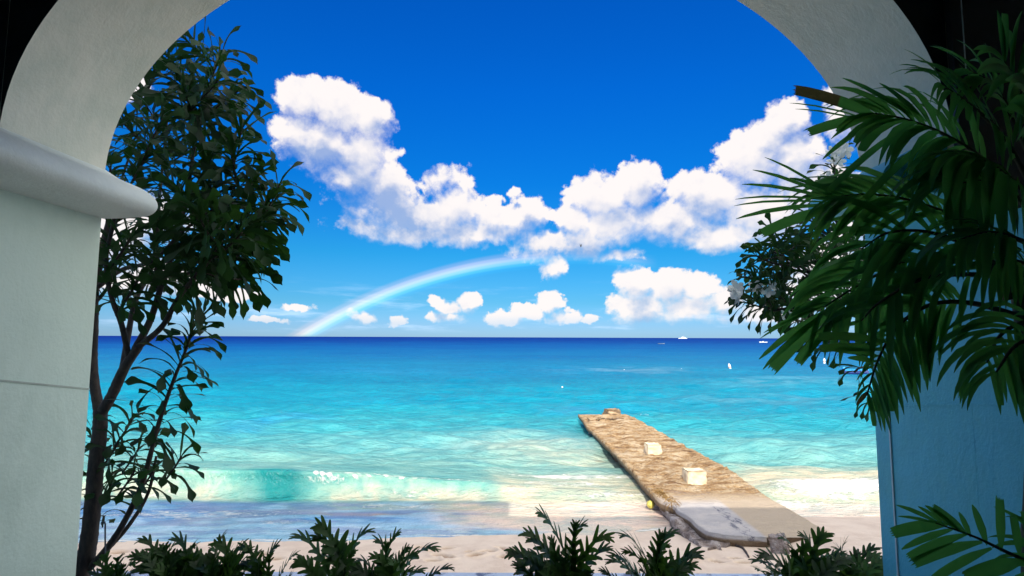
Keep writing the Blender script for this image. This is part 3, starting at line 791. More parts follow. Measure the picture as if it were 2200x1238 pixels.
def build_jetty():
    j = thing('jetty', (4.3, 18, 0), 'old broken brown stone jetty running from the sand out into the turquoise sea', 'jetty')
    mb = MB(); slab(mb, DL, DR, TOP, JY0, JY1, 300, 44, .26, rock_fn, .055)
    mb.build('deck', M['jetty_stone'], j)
    mb = MB()
    z = .27
    EL = [(1405,1062),(1425,1092),(1445,1118),(1470,1142),(1492,1160),(1512,1180),(1530,1190)]
    ER = [(1470,1062),(1500,1100),(1525,1132),(1556,1146),(1590,1157),(1575,1168),(1558,1180),(1545,1192)]
    slab(mb, EL, ER, z, G(1530, 1190, z).y, G(1420, 1080, z).y, 110, 22, .22, lambda x, y: (fbm(x * 3.5, y * 3.5, 4) - .5) * .20 + .03, .10)
    mb.build('eroded_edge', M['eroded_stone'], j)
    mb = MB()
    a = [G(1520, 1178, .36), G(1548, 1172, .36), G(1550, 1180, .34), G(1562, 1200, .24), G(1556, 1202, .20), G(1530, 1188, .27)]
    top = [mb.vert(q) for q in a]; bot = [mb.vert((q.x, q.y, .02)) for q in a]
    mb.face(*top)
    for k in range(len(a)): mb.face(top[k], bot[k], bot[(k+1) % 6], top[(k+1) % 6])
    mb.build('broken_chunk', M['eroded_stone'], j, smooth=False)
    for px, py in ((1272, 928), (1312, 963), (1352, 1006), (1388, 1046)):
        p = G(px, py, .1); mb = MB(); mb.box((p.x - .12, p.y - .22, -.8), (p.x + .7, p.y + .22, .20), .05)
        mb.build('footing', M['eroded_stone'], j)
    # scrawled marks on the outer end
    mb = MB()
    def st(pts, r=.016):
        mb.tube([Vector((G(a_, b_, TOP).x, G(a_, b_, TOP).y, TOP + float(rock_fn(np.array([G(a_, b_, TOP).x]), np.array([G(a_, b_, TOP).y]))[0]) + .012)) for a_, b_ in pts], r, 4)
    st([(1262,899),(1268,901),(1263,903)]); st([(1281,902),(1285,898),(1288,903),(1284,903)]); st([(1287,904),(1290,896)])
    st([(1291,901),(1295,897),(1297,899),(1293,901)]); st([(1297,902),(1300,899)]); st([(1301,903),(1303,899),(1306,902),(1309,899),(1312,902)]); st([(1313,900),(1318,902),(1316,899)]); st([(1308,901.5),(1325,901.0),(1340,901.5)], .022)
    mb.build('painted_scrawl', m_plain('scrawl', (.05, .03, .02), .8), j)
    return j
build_jetty()

def rough_block(name, mt, c, size, rz, label, cat, seed, taper=.0, tilt=0.0, group=None, amp=.05):
    """a chipped stone block: rounded box displaced by noise"""
    mb = MB(); n = 9
    rs = np.random.default_rng(seed); off = rs.uniform(0, 60, 3)
    rot = Matrix.Rotation(rz, 3, 'Z') @ Matrix.Rotation(tilt, 3, 'Y')
    idx = {}
    def vid(i, j, k):
        if (i, j, k) in idx: return idx[(i, j, k)]
        u = Vector((i / n * 2 - 1, j / n * 2 - 1, k / n * 2 - 1))
        r = max(abs(u.x), abs(u.y), abs(u.z)); sph = u.normalized()
        q = u * .86 + sph * .14 * 1.2
        s = 1 - taper * (q.z + 1) / 2
        nz = float(fbm(np.array([u.x * 2.1 + u.z * 1.3 + off[0]]), np.array([u.y * 2.1 - u.z * 1.7 + off[1]]), 4)[0]) - .5
        q = Vector((q.x * size[0] / 2 * s, q.y * size[1] / 2 * s, (q.z + 1) * size[2] / 2)) + sph * nz * amp * 2
        idx[(i, j, k)] = mb.vert(Vector(c) + rot @ q)
        return idx[(i, j, k)]
    for a in range(n):
        for bb in range(n):
            for f in ((lambda p, q: (p, q, 0)), (lambda p, q: (q, p, n)), (lambda p, q: (p, 0, q)), (lambda p, q: (q, n, p)), (lambda p, q: (0, q, p)), (lambda p, q: (n, p, q))):
                mb.face(vid(*f(a, bb)), vid(*f(a, bb+1)), vid(*f(a+1, bb+1)), vid(*f(a+1, bb)))
    o = mb.build(name, mt)
    return tag(o, label, cat, group)
m, b, pr, _ = mat('limestone'); c = objco(b)
n = b.noise(c, 6, 6, .65); n2 = b.noise(c, 30, 4, .7)
b.put(pr.inputs['Base Color'], b.mix(b.m('MULTIPLY', b.sm(n2, .6, .75), .5), b.mix(b.sm(n, .35, .7), (.72, .62, .46), (.60, .46, .28)), (.3, .2, .1)))
pr.inputs['Roughness'].default_value = .85; bump(b, pr, b.m('ADD', n, n2), .6, .02); M['limestone'] = m
p = G(1408, 977, TOP); w = 40 / F * p.y
rough_block('concrete_block', M['limestone'], (p.x, p.y + .28, TOP - .06), (w * .76, w * .7, w * .58), .05, 'smaller pale square block on the jetty, the farther one from the beach', 'block', 3, .06, group='pale blocks on the jetty')
p = G(1499, 1039, TOP); w = 52 / F * p.y
rough_block('concrete_block', M['limestone'], (p.x, p.y + .26, TOP - .06), (w * .78, w * .7, w * .56), .04, 'larger pale square block on the jetty, close to the shadow line', 'block', 4, .05, group='pale blocks on the jetty')
p = G(1318, 888, .5)
rough_block('rubble_stone', M['jetty_stone'], (p.x, p.y + .35, .28), (.75, .7, .36), .3, 'rough brown stone lump left at the far end of the jetty', 'stone', 8, .2, amp=.09)
p = G(1672, 1178, .42)
rough_block('stone_post', M['eroded_stone'], (p.x + .10, p.y + .02, .18), (.32, .30, .44), -.5, 'weathered grey brown stone stump standing in the sand by the jetty', 'stone', 12, .25, -.25, amp=.06)
def on_sand(px, py):
    z = .35
    for _ in range(6):
        q = G(px, py, z); z = float(sand_z(np.array([q.x]), np.array([q.y]))[0])
    return Vector((q.x, q.y, z))
# coconut at the waterline
p = G(1398, 1090, .06); mb = MB()
prof = [(.0, .0), (.05, .03), (.085, .08), (.09, .12), (.07, .165), (.03, .19), (.0, .195)]
rg_ = [[mb.vert((p.x + r * 1.1 * math.cos(a * .6283), p.y + r * math.sin(a * .6283), p.z + z_ - .04)) for a in range(10)] for r, z_ in prof]
for a, c_ in zip(rg_, rg_[1:]):
    for k in range(10): mb.face(a[k], a[(k+1) % 10], c_[(k+1) % 10], c_[k])
tag(mb.build('coconut', m_plain('coconut', (.62, .55, .12), .5, .4, 20)), 'yellow green coconut washed up against the side of the jetty', 'coconut')
# driftwood root
mb = MB(); pts = [(1562,1160),(1572,1164),(1580,1173),(1594,1178),(1602,1187),(1609,1199)]
w3 = []
for a_, b_ in pts:
    q = on_sand(a_, b_); q.z += .012; w3.append(q)
mb.tube(bez(w3, 22), [.035 * (1 - .6 * k / 21) * rnd(.85, 1.15) for k in range(22)], 7)
tag(mb.build('driftwood', M['bark']), 'thin dark crooked root lying on the sand below the broken jetty end', 'driftwood')
# dry weed tuft on the jetty's edge
mb = MB()
for k in range(420):
    u_ = random.random(); c0 = G(1408 + 44 * u_ + rnd(-5, 8), 1052 + 34 * u_ + rnd(-5, 5), TOP); c0.z = TOP + rnd(-.02, .02)
    v_ = Vector((rnd(-1, 1), rnd(-1, .6), rnd(-.3, .35))).normalized() * rnd(.08, .24)
    mb.tint = random.random()
    mb.blade(c0, v_, Vector((rnd(-1, 1), rnd(-1, 1), 1)), v_.length, [(0, .015), (.3, .03), (.6, .03), (1, .004)], rnd(.8, 2.5), 0)
tag(mb.build('seaweed_clump', m_leaf('dry_weed', (.16, .09, .03), (.42, .27, .10), (.4, .24, .08), .7, .2)), 'tuft of dry golden weed hanging over the jetty edge at the shadow line', 'seaweed')

# ------------------------------------------------------------------ boats, buoys, bird
M['white_paint'] = m_plain('white_paint', (.80, .80, .78), .35, .06)
M['glass'] = m_plain('glass', (.03, .05, .07), .15, .1)
M['navy_paint'] = m_plain('navy_paint', (.01, .03, .16), .4, .2)
M['sky_paint'] = m_plain('sky_paint', (.02, .32, .72), .4, .15)
M['grey_hull'] = m_plain('grey_hull', (.10, .14, .22), .5, .2)
M['orange'] = m_plain('orange', (.75, .20, .05), .5, .2)
def hull(mb, c, L, B, H, rz, sheer=.25, n=16, z0=-.15, full=.75):
    """lofted boat hull, bow towards local +x"""
    ca, sa = math.cos(rz), math.sin(rz)
    T = lambda x, y, z: (c[0] + x * ca - y * sa, c[1] + x * sa + y * ca, c[2] + z)
    rows = []
    for k in range(n + 1):
        t = k / n; x = (t - .5) * L
        hb = B / 2 * min(1, (1 - t) * 2.4) ** .7 * (.78 + .22 * min(1, t * 4))
        top = H * (1 + sheer * (abs(t - .35) * 1.5) ** 2)
        rows.append([mb.vert(T(x, -hb * s, zz)) for s, zz in ((0, top * .92), (.9, top * .92), (1, top), (full, z0 + top * .25), (0, z0))] +
                    [mb.vert(T(x, hb * s, zz)) for s, zz in ((full, z0 + top * .25), (1, top), (.9, top * .92))])
    for a, d_ in zip(rows, rows[1:]):
        for k in range(8): mb.face(a[k], a[(k+1) % 8], d_[(k+1) % 8], d_[k])
    mb.face(*rows[0]); mb.face(*rows[-1][::-1])
    return T
def at_sea(px, py): return G(px, py, 0)
# motor yacht on the horizon
p = at_sea(1467, 728.2); L = 18.5 / F * p.y
y_ = thing('motor_yacht', (p.x, p.y, 0), 'big white motor yacht far out on the horizon', 'yacht')
mb = MB(); T = hull(mb, p, L, L * .17, L * .075, math.pi, .3); mb.build('hull', M['white_paint'], y_)
for k, (x0, x1, z0, z1) in enumerate(((-.36, .26, .075, .135), (-.28, .17, .135, .19), (-.16, .08, .19, .24))):
    mb = MB(); a = T(x0 * L, -L * .06 + k * .01 * L, z0 * L); c_ = T(x1 * L, L * .06 - k * .01 * L, z1 * L)
    mb.box((min(a[0], c_[0]), min(a[1], c_[1]), a[2]), (max(a[0], c_[0]), max(a[1], c_[1]), c_[2]), L * .012); d = mb.build('deckhouse', M['white_paint'], y_)
    mb = MB(); mb.box((min(a[0], c_[0]) + .02 * L, min(a[1], c_[1]) - .002 * L, a[2] + .02 * L), (max(a[0], c_[0]) - .03 * L, min(a[1], c_[1]) - .0005 * L, a[2] + .036 * L)); mb.build('window_band', M['glass'], d, smooth=False)
mb = MB(); q = T(-.03 * L, 0, .24 * L); mb.tube([q, (q[0], q[1], .33 * L)], [L * .012, L * .004], 6); mb.build('mast', M['white_paint'], y_)
def small_boat(name, px, py, wpx, rz, mt, label, cat, people=0, cabin=None):
    p = at_sea(px, py); L = wpx / F * p.y
    t = thing(name, (p.x, p.y, 0), label, cat)
    mb = MB(); T = hull(mb, p, L, L * .30, L * .11, rz, .5, z0=-.1); mb.build('hull', mt, t)
    for x in (-.2, .05, .25):
        mb = MB()
        a = T(x * L, 0, L * .10); mb.box((a[0] - L * .02, a[1] - L * .12, a[2] - L * .01), (a[0] + L * .02, a[1] + L * .12, a[2] + L * .006))
        mb.build('thwart', M['white_paint'], t, smooth=False)
    if cabin:
        mb = MB(); a = T(cabin * L, 0, L * .1); mb.box((a[0] - L * .05, a[1] - L * .08, a[2]), (a[0] + L * .05, a[1] + L * .08, a[2] + L * .10), L * .012); mb.build('outboard_motor' if cabin < -.3 else 'console', M['white_paint'], t)
    return t
small_boat('open_boat', 1421, 739.5, 15, .1, M['grey_hull'], 'low dark open boat far out left of the yacht', 'boat')
small_boat('open_boat', 1640, 736.5, 16, math.pi - .1, M['white_paint'], 'small white open boat near the horizon beside the palm leaf tips', 'boat', cabin=.05)
small_boat('open_boat', 1709, 735.5, 16, .2, M['white_paint'], 'small white boat half hidden behind the hanging palm leaflets', 'boat', cabin=-.1)
# blue boat moored right
p = at_sea(1838, 804); L = 60 / F * p.y
bb = thing('moored_boat', (p.x, p.y, 0), 'bright blue fishing boat moored behind the palm leaves by the right pillar', 'boat')
mb = MB(); T = hull(mb, p, L, L * .32, L * .12, .05, .35, z0=-.12); mb.build('hull', M['navy_paint'], bb)
mb = MB()
p2 = (p.x, p.y, L * .075); hull(mb, p2, L * 1.01, L * .335, L * .085, .05, .5, z0=.02); mb.build('upper_planking', M['sky_paint'], bb)
mb = MB(); a = T(-.43 * L, 0, L * .12); mb.box((a[0] - .11, a[1] - .16, a[2] - .05), (a[0] + .11, a[1] + .16, a[2] + L * .13), .03); mb.build('outboard_motor', M['sky_paint'], bb)
def spar_buoy(px, py, h_px, lean, label):
    p = at_sea(px, py); h = h_px / F * p.y; r = h * .2
    t = thing('marker_buoy', (p.x, p.y, 0), label, 'buoy', 'white marker buoys off the beach')
    ax = Vector((math.sin(lean), 0, math.cos(lean)))
    mb = MB(); pr_ = [(-.3, .8), (.0, 1), (.55, 1), (.75, .92), (.92, .6), (1, .15)]
    mb.tube([p + ax * (h * a) for a, _ in pr_], [r * q for _, q in pr_], 12); mb.build('float', M['white_paint'], t)
    mb = MB(); mb.tube([p + ax * (h * .30), p + ax * (h * .42)], r * 1.02, 12); mb.build('stripe', M['orange'], t)
    mb = MB(); mb.tube([p + ax * h * .99, p + ax * h * 1.12], r * .16, 6); mb.build('top_ring', M['grey_hull'], t)
spar_buoy(1569, 794, 13, -.22, 'white marker buoy leaning left in open water')
spar_buoy(1771, 781, 11, .03, 'white marker buoy upright beside the palm leaves')
for px, py, r_, lb in ((1591, 790, .14, 'small white float just right of the leaning buoy'), (1208, 833, .16, 'small white float bobbing out from the jetty end'), (1341, 795, .13, 'small pale float in the middle of the bay, left of its twin'), (1464, 793, .13, 'small pale float below the yacht'), (1290, 801, .13, 'small pale float left of the open boat, nearer the shore')):
    p = at_sea(px, py); mb = MB()
    pr_ = [(-.8, .4), (-.5, .85), (0, 1), (.5, .85), (.85, .45), (1, .1)]
    mb.tube([Vector((p.x, p.y, r_ * .2 + r_ * .42 * a)) for a, _ in pr_], [r_ * .42 * q for _, q in pr_], 10)
    tag(mb.build('mooring_float', M['white_paint']), lb, 'float', 'small mooring floats')
# a bird over the jetty
p = P(1248, 530, 60); mb = MB()
mb.tube([p + Vector((-.02, .22, 0)), p + Vector((0, .1, 0)), p, p + Vector((0, -.14, 0)), p + Vector((0, -.22, .01))], [.01, .05, .06, .04, .012], 7)
for s in (-1, 1):
    mb.blade(p, Vector((s * .35, .1, 1.0)), Vector((0, 1, .2)), .34, [(0, .14), (.4, .15), (.75, .09), (1, .01)], -.3, 0)
tag(mb.build('bird', m_plain('bird', (.03, .03, .035), .7)), 'tiny dark bird with raised wings crossing the big right cloud', 'bird')

# ------------------------------------------------------------------ plants
PLUM = [(0, .018), (.12, .022), (.28, .040), (.40, .036), (.52, .030), (.62, .034), (.72, .060), (.80, .102), (.86, .112), (.91, .075), (.96, .022), (1, .004)]
def leafy_twig(lf, curve, n, L0, L1, start):
    """spoon-shaped leaves spiralling up the outer part of a twig"""
    m_ = len(curve); ang = rnd(0, 6.28)
    for k in range(n):
        u = start + (1 - start) * (k + rnd(0, .6)) / n
        i = min(int(u * (m_ - 1)), m_ - 2); p = curve[i].lerp(curve[i+1], u * (m_ - 1) - i)
        ax = (curve[i+1] - curve[i]).normalized()
        ang += 2.4 + rnd(-.25, .25)
        e = ax.orthogonal().normalized(); f = ax.cross(e)
        rad = e * math.cos(ang) + f * math.sin(ang)
        tip = ((u - start) / (1 - start)) ** 2.5
        d = (rad * (1.0 - .55 * tip) + ax * (.45 + .7 * tip) + Vector((0, 0, .15))).normalized()
        L = rnd(L0, L1) * (1 - .25 * tip)
        lf.tint = min(1, max(0, random.gauss(.42, .24)))
        nrm = (ax - d * ax.dot(d)) + rvec() * .35
        lf.blade(p, d, nrm, L, PLUM, rnd(.4, 1.6), rnd(.1, .35), rnd(-.8, .8))
def tree_nodes(branches, tr, seg=14, foot=None):
    """main limbs from photo positions; returns sampled limb points"""
    nodes = []
    for pts, r0, r1 in branches:
        c_ = bez([P(*q) for q in pts], seg * (len(pts) - 1))
        if foot is not None and pts is branches[0][0]: c_ = [Vector((c_[0].x, c_[0].y, foot))] + c_
        n = len(c_)
        rr = [.72 * (r0 + (r1 - r0) * (k / (n - 1))) * rnd(.95, 1.05) for k in range(n)]
        tr.tube(c_, rr, 9)
        nodes += [(c_[k], rr[k]) for k in range(n)]
    return nodes
def grow(nodes, tips, tr, lf, nl, L0, L1, cover=.55, rise=.25):
    tips = sorted(tips, key=lambda q: min((q - a).length for a, _ in nodes))
    for tip in tips:
        best = min(nodes, key=lambda a: (tip - a[0]).length * (1 + 2.2 * max(0, (a[0].z - tip.z + .12))) + (0.4 if (tip - a[0]).length < .28 else 0))
        a = best[0]; D = (tip - a).length
        c1 = a.lerp(tip, .35) + Vector((0, 0, -.06 * D)) + rvec() * .04 * D
        c2 = a.lerp(tip, .72) + Vector((0, 0, -.05 * D)) + rvec() * .03 * D
        cv = bez([a, c1, c2, tip], 16)
        r0 = min(best[1] * .75, .011 + .009 * D)
        rr = [r0 + (.005 - r0) * k / 15 for k in range(16)]
        tr.tube(cv, rr, 6)
        nodes += [(cv[k], rr[k]) for k in range(3, 12)]
        st = max(0.08, 1 - .52 / max(D, .3) * (cover / .55))
        leafy_twig(lf, cv, int(nl * (1 - st) * max(D, .3) / .5) + 4, L0, L1, st)

# --- frangipani on the left
def left_tree():
    t = thing('frangipani_tree', tuple(P(172, 1250, 3.3)), 'tall dark frangipani tree with spoon shaped leaves rising beside the left pillar', 'tree')
    tr, lf = MB(), MB()
    D = 3.3
    br = [([(165,1275,D),(186,1190,D),(198,1100,D),(206,1000,D+.02),(214,930,D+.03),(216,880,D+.05)], .066, .052),
          ([(216,900,D+.05),(200,800,D+.1),(202,700,D+.15),(206,610,D+.2),(226,520,D+.25),(240,420,D+.3)], .042, .02),
          ([(216,890,D+.05),(240,850,D),(268,790,D-.03),(298,745,D-.05)], .044, .034),
          ([(290,752,D-.05),(322,690,D),(345,620,D+.05),(372,540,D+.1),(398,440,D+.1),(420,300,D+.1),(442,200,D+.1)], .030, .010),
          ([(298,745,D-.05),(348,702,D-.1),(384,640,D-.15),(430,585,D-.2),(480,520,D-.2)], .026, .011),
          ([(278,775,D-.03),(262,700,D-.1),(240,640,D-.2),(228,560,D-.25),(250,450,D-.3)], .024, .012),
          ([(262,800,D-.03),(290,650,D+.2),(330,560,D+.35),(345,400,D+.5),(360,250,D+.5)], .026, .010),
          ([(206,620,D+.2),(262,580,D+.1),(330,560,D),(390,500,D),(470,440,D)], .022, .010),
          ([(202,700,D+.15),(190,640,D+.4),(230,480,D+.6),(280,330,D+.6)], .024, .010),
          ([(190,1222,D),(224,1186,D-.02),(262,1130,D-.04),(305,1040,D-.06),(338,920,D-.08),(368,830,D-.08),(398,755,D-.08),(414,712,D-.08)], .030, .008),
          ([(226,1186,D-.02),(276,1130,D+.04),(318,1060,D+.08),(336,980,D+.1)], .020, .010)]
    nodes = tree_nodes(br, tr, foot=2.38)
    nodes = [n for n in nodes if n[0].z > P(300, 800, D).z]
    tp = [(390,78,0),(478,112,0),(335,140,.2),(432,128,.3),(300,200,.3),(392,190,-.2),(512,196,0),(350,255,-.3),(452,240,.3),(520,270,0),(262,262,.3),(240,335,.2),(318,330,-.3),
          (410,310,.4),(498,330,-.1),(300,420,.4),(372,400,-.4),(460,400,.3),(600,398,0),(572,425,.2),(545,390,.1),(535,468,-.1),(570,478,.1),(500,470,.3),(430,470,-.5),(352,480,.4),(285,500,-.3),
          (255,470,.2),(520,545,0),(545,520,.2),(480,560,.2),(430,560,-.3),(390,560,.3),(258,570,.3),(520,500,-.3),(460,520,0),(330,540,.1),(350,360,.1),(420,240,0),(470,170,-.2),(530,600,.1),(300,590,-.2),(375,150,-.1),(440,350,0),(505,420,.1),(400,440,.5),(320,270,.5)]
    grow(nodes, [P(a, b_, D + d) for a, b_, d in tp], tr, lf, 40, .20, .32)
    # the sapling-like shoot in front of the water
    sh = bez([P(262,1130,D-.04),P(305,1040,D-.06),P(338,920,D-.08),P(368,830,D-.08),P(398,755,D-.08),P(416,705,D-.08)], 60)
    leafy_twig(lf, sh, 62, .20, .32, .34)
    sh = bez([P(224,1160,D+.04),P(212,1080,D+.1),P(200,1000,D+.2),P(195,900,D+.2)], 30)
    leafy_twig(lf, sh, 30, .15, .25, .1)
    for a, b_, d in ((330,1010,.0),(290,1010,0),(255,950,.05),(285,900,.1),(390,980,-.05),(240,1040,.1),(300,960,.2)):
        c_ = bez([P(a - 40, b_ + 60, D + d), P(a - 15, b_ + 25, D + d), P(a, b_, D + d)], 10); tr.tube(c_, .006, 5)
        leafy_twig(lf, c_, 12, .18, .28, .2)
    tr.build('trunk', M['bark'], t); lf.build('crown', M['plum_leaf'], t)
left_tree()

# --- frangipani behind the right pillar
def flower(fl, p, s, d):
    d = Vector(d).normalized(); e = d.orthogonal().normalized(); f = d.cross(e); a0 = rnd(0, 6)
    for k in range(5):
        a = a0 + k * 1.2566
        fl.blade(p, (e * math.cos(a) + f * math.sin(a)) * 1.0 + d * .55, d, s, [(0, .06), (.3, .22), (.6, .30), (.85, .22), (1, .03)], .4, -.2, .4)
def right_tree():
    D = 3.7
    t = thing('frangipani_tree', tuple(P(1960, 1330, D)), 'white flowering frangipani tree half hidden behind the palm and right pillar', 'tree')
    tr, lf = MB(), MB()
    br = [([(1975,1400,D),(1965,1200,D),(1955,1000,D),(1960,880,D)], .07, .05),
          ([(1960,900,D),(1930,830,D),(1885,790,D-.05),(1830,752,D-.05),(1790,735,D-.05),(1752,722,D-.05)], .03, .010),
          ([(1960,880,D),(1935,780,D+.1),(1890,700,D+.1),(1820,650,D+.05),(1740,656,D),(1660,668,D)], .04, .012),
          ([(1935,780,D+.1),(1910,650,D+.2),(1860,560,D+.2),(1800,480,D+.1),(1780,400,D)], .035, .012),
          ([(1910,650,D+.2),(1920,520,D+.3),(1890,400,D+.3)], .03, .012),
          ([(1820,650,D+.05),(1760,600,D),(1700,560,D),(1660,540,D)], .022, .010)]
    nodes = tree_nodes(br, tr, foot=.48)
    tp = [(1622,548,0),(1612,590,.1),(1600,650,0),(1655,610,-.1),(1690,560,.1),(1720,520,0),(1700,640,.2),(1752,560,-.2),(1760,500,.2),(1792,345,0),(1800,440,.2),(1860,420,.2),(1830,600,.2),(1770,620,-.2),
          (1735,715,0),(1850,540,.3),(1800,520,-.3),(1660,500,.2),(1745,470,.1),(1690,505,.3),(1640,575,.3),(1672,600,.4),(1780,400,.4),(1735,640,.1),(1850,690,.3),(1680,645,.3),(1880,480,.3)]
    grow(nodes, [P(a, b_, D + d) for a, b_, d in tp], tr, lf, 44, .15, .25)
    for pts in ([(1905,835,D),(1880,850,D-.1),(1862,868,D-.1)], [(1885,790,D),(1850,790,D-.1),(1835,800,D-.1)]):
        c_ = bez([P(*q) for q in pts], 10); tr.tube(c_, .007, 5); leafy_twig(lf, c_, 6, .12, .2, .5)
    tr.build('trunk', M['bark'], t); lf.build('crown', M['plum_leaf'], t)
    for px, py, d in ((1582, 628, 0), (1592, 640, .05), (1625, 612, .1), (1652, 622, 0), (1786, 326, 0), (1812, 322, 0), (1800, 342, .1), (1774, 384, .1), (1694, 680, 0), (1760, 705, 0), (1576, 614, .1)):
        fl = MB()
        for _ in range(2): flower(fl, P(px + rnd(-6, 6), py + rnd(-6, 6), D + d - .1), rnd(.045, .065), Vector((rnd(-.8, .3), rnd(-1, -.1), rnd(-.2, .8))))
        fl.build('flower', M['petal'], t)
right_tree()

# --- palms
def add_pot(parent, cx, cy, k):
    pot = MB()
    pr_ = [(.0, .0), (.17, .0), (.20, .12), (.235, .36), (.25, .40), (.25, .44), (.22, .44), (.21, .38), (0, .38)]
    rr = [[pot.vert((cx + k * r * math.cos(a * .3142), cy + k * r * math.sin(a * .3142), FLOOR + z_)) for a in range(20)] for r, z_ in pr_]
    for a, d in zip(rr, rr[1:]):
        for i in range(20): pot.face(a[i], a[(i+1) % 20], d[(i+1) % 20], d[i])
    pot.build('pot', M['dark_wall'], parent)
LEAFLET = [(0, .012), (.08, .026), (.22, .041), (.45, .046), (.65, .040), (.82, .027), (.93, .013), (1, .003)]
BROAD = [(0, .02), (.1, .04), (.3, .062), (.6, .07), (.85, .066), (.97, .058), (1, .045)]
def frond(parent, pts, n, L, up, stem=.009, spread=.75, droop=(.5, 1.1), t0=.22, ends=None, mats=None, wmul=1.0, sides=(-1, 1), ragged=.12, left=1.0):
    """feather palm leaf: ribs along the whole curve, one mesh"""
    cv = bez([P(*q) for q in pts], 50); mb = MB(); mb.tint = .5
    mb.mat = 1
    mb.tube(cv, [stem * (1 - .75 * k / 49) for k in range(50)], 6)
    mb.mat = 0
    up = Vector(up)
    for k in range(n):
        u = t0 + (1 - t0) * (k + .5) / n
        for s in sides:
            uu = min(.995, max(.02, u + rnd(-.4, .4) / n)); i = min(int(uu * 49), 48)
            p = cv[i].lerp(cv[i+1], uu * 49 - i); ax = (cv[i+1] - cv[i]).normalized()
            nr = (up - ax * up.dot(ax)).normalized(); sd = ax.cross(nr) * s
            v = (u - t0) / (1 - t0)
            fw = spread + .9 * v ** 3
            d = (sd + ax * fw + nr * rnd(.0, .28)).normalized()
            LL = L * (0.55 + .45 * math.sin(math.pi * min(1, .18 + v * .80))) * rnd(.85, 1.12)
            if s > 0 and v > .35: LL *= left
            broad = random.random() < ragged
            mb.tint = 1.5 + rnd(0, .2) if (broad and random.random() < .12) else min(1, max(0, random.gauss(.4, .22)))
            pr_ = [(a, w * wmul * rnd(.96, 1.04)) for a, w in (BROAD if broad else LEAFLET)]
            mb.blade(p, d, nr + rvec() * .22, LL * (.8 if broad else 1), pr_, rnd(*droop), rnd(.15, .4), rnd(-.5, .5))
    for q in (ends or []):                     # single leaflets seen clearly: (base, tip, width, tint)
        a, b_, w, tn = q
        a, b_ = P(*a), P(*b_); L2 = (b_ - a).length; mb.tint = tn
        k_ = w / L2
        if w < .012:
            mb.blade(a, (b_ - a) + Vector((0, 0, .10 * L2)), Vector((0, -1, .25)), L2 * 1.02, [(0, .012), (.15, k_ * .6), (.4, k_), (.7, k_ * .9), (.9, k_ * .55), (1, k_ * .12)], .2, .2)
        else:                                  # broad leaflet, dry and torn at its end
            v0 = len(mb.v)
            e_, ed = mb.blade(a, (b_ - a) + Vector((0, 0, .10 * L2)), Vector((0, -1, .25)), L2 * .95, [(0, .02), (.12, k_ * .5), (.3, k_ * .85), (.45, k_), (.52, k_), (.7, k_), (.88, k_ * .96), (1, k_ * .88)], .2, .2)
            if tn > .8:
                for i_ in range(v0, len(mb.v)): mb.t[i_] = .55 if (i_ - v0) < 12 else tn
            mb.tint = tn
            l_, r_ = Vector(mb.v[-3]), Vector(mb.v[-1])
            for z_ in range(5):
                f0_, f1_ = z_ / 5, (z_ + 1) / 5
                i0, i1, i2 = mb.vert(l_.lerp(r_, f0_)), mb.vert(l_.lerp(r_, f1_)), mb.vert(l_.lerp(r_, (f0_ + f1_) / 2) + ed * (L2 * rnd(.015, .08)))
                mb.face(i0, i1, i2)
        mb.tint = .5
    return mb.build('frond', [M['palm_leaf'], M['palm_stem']], parent)

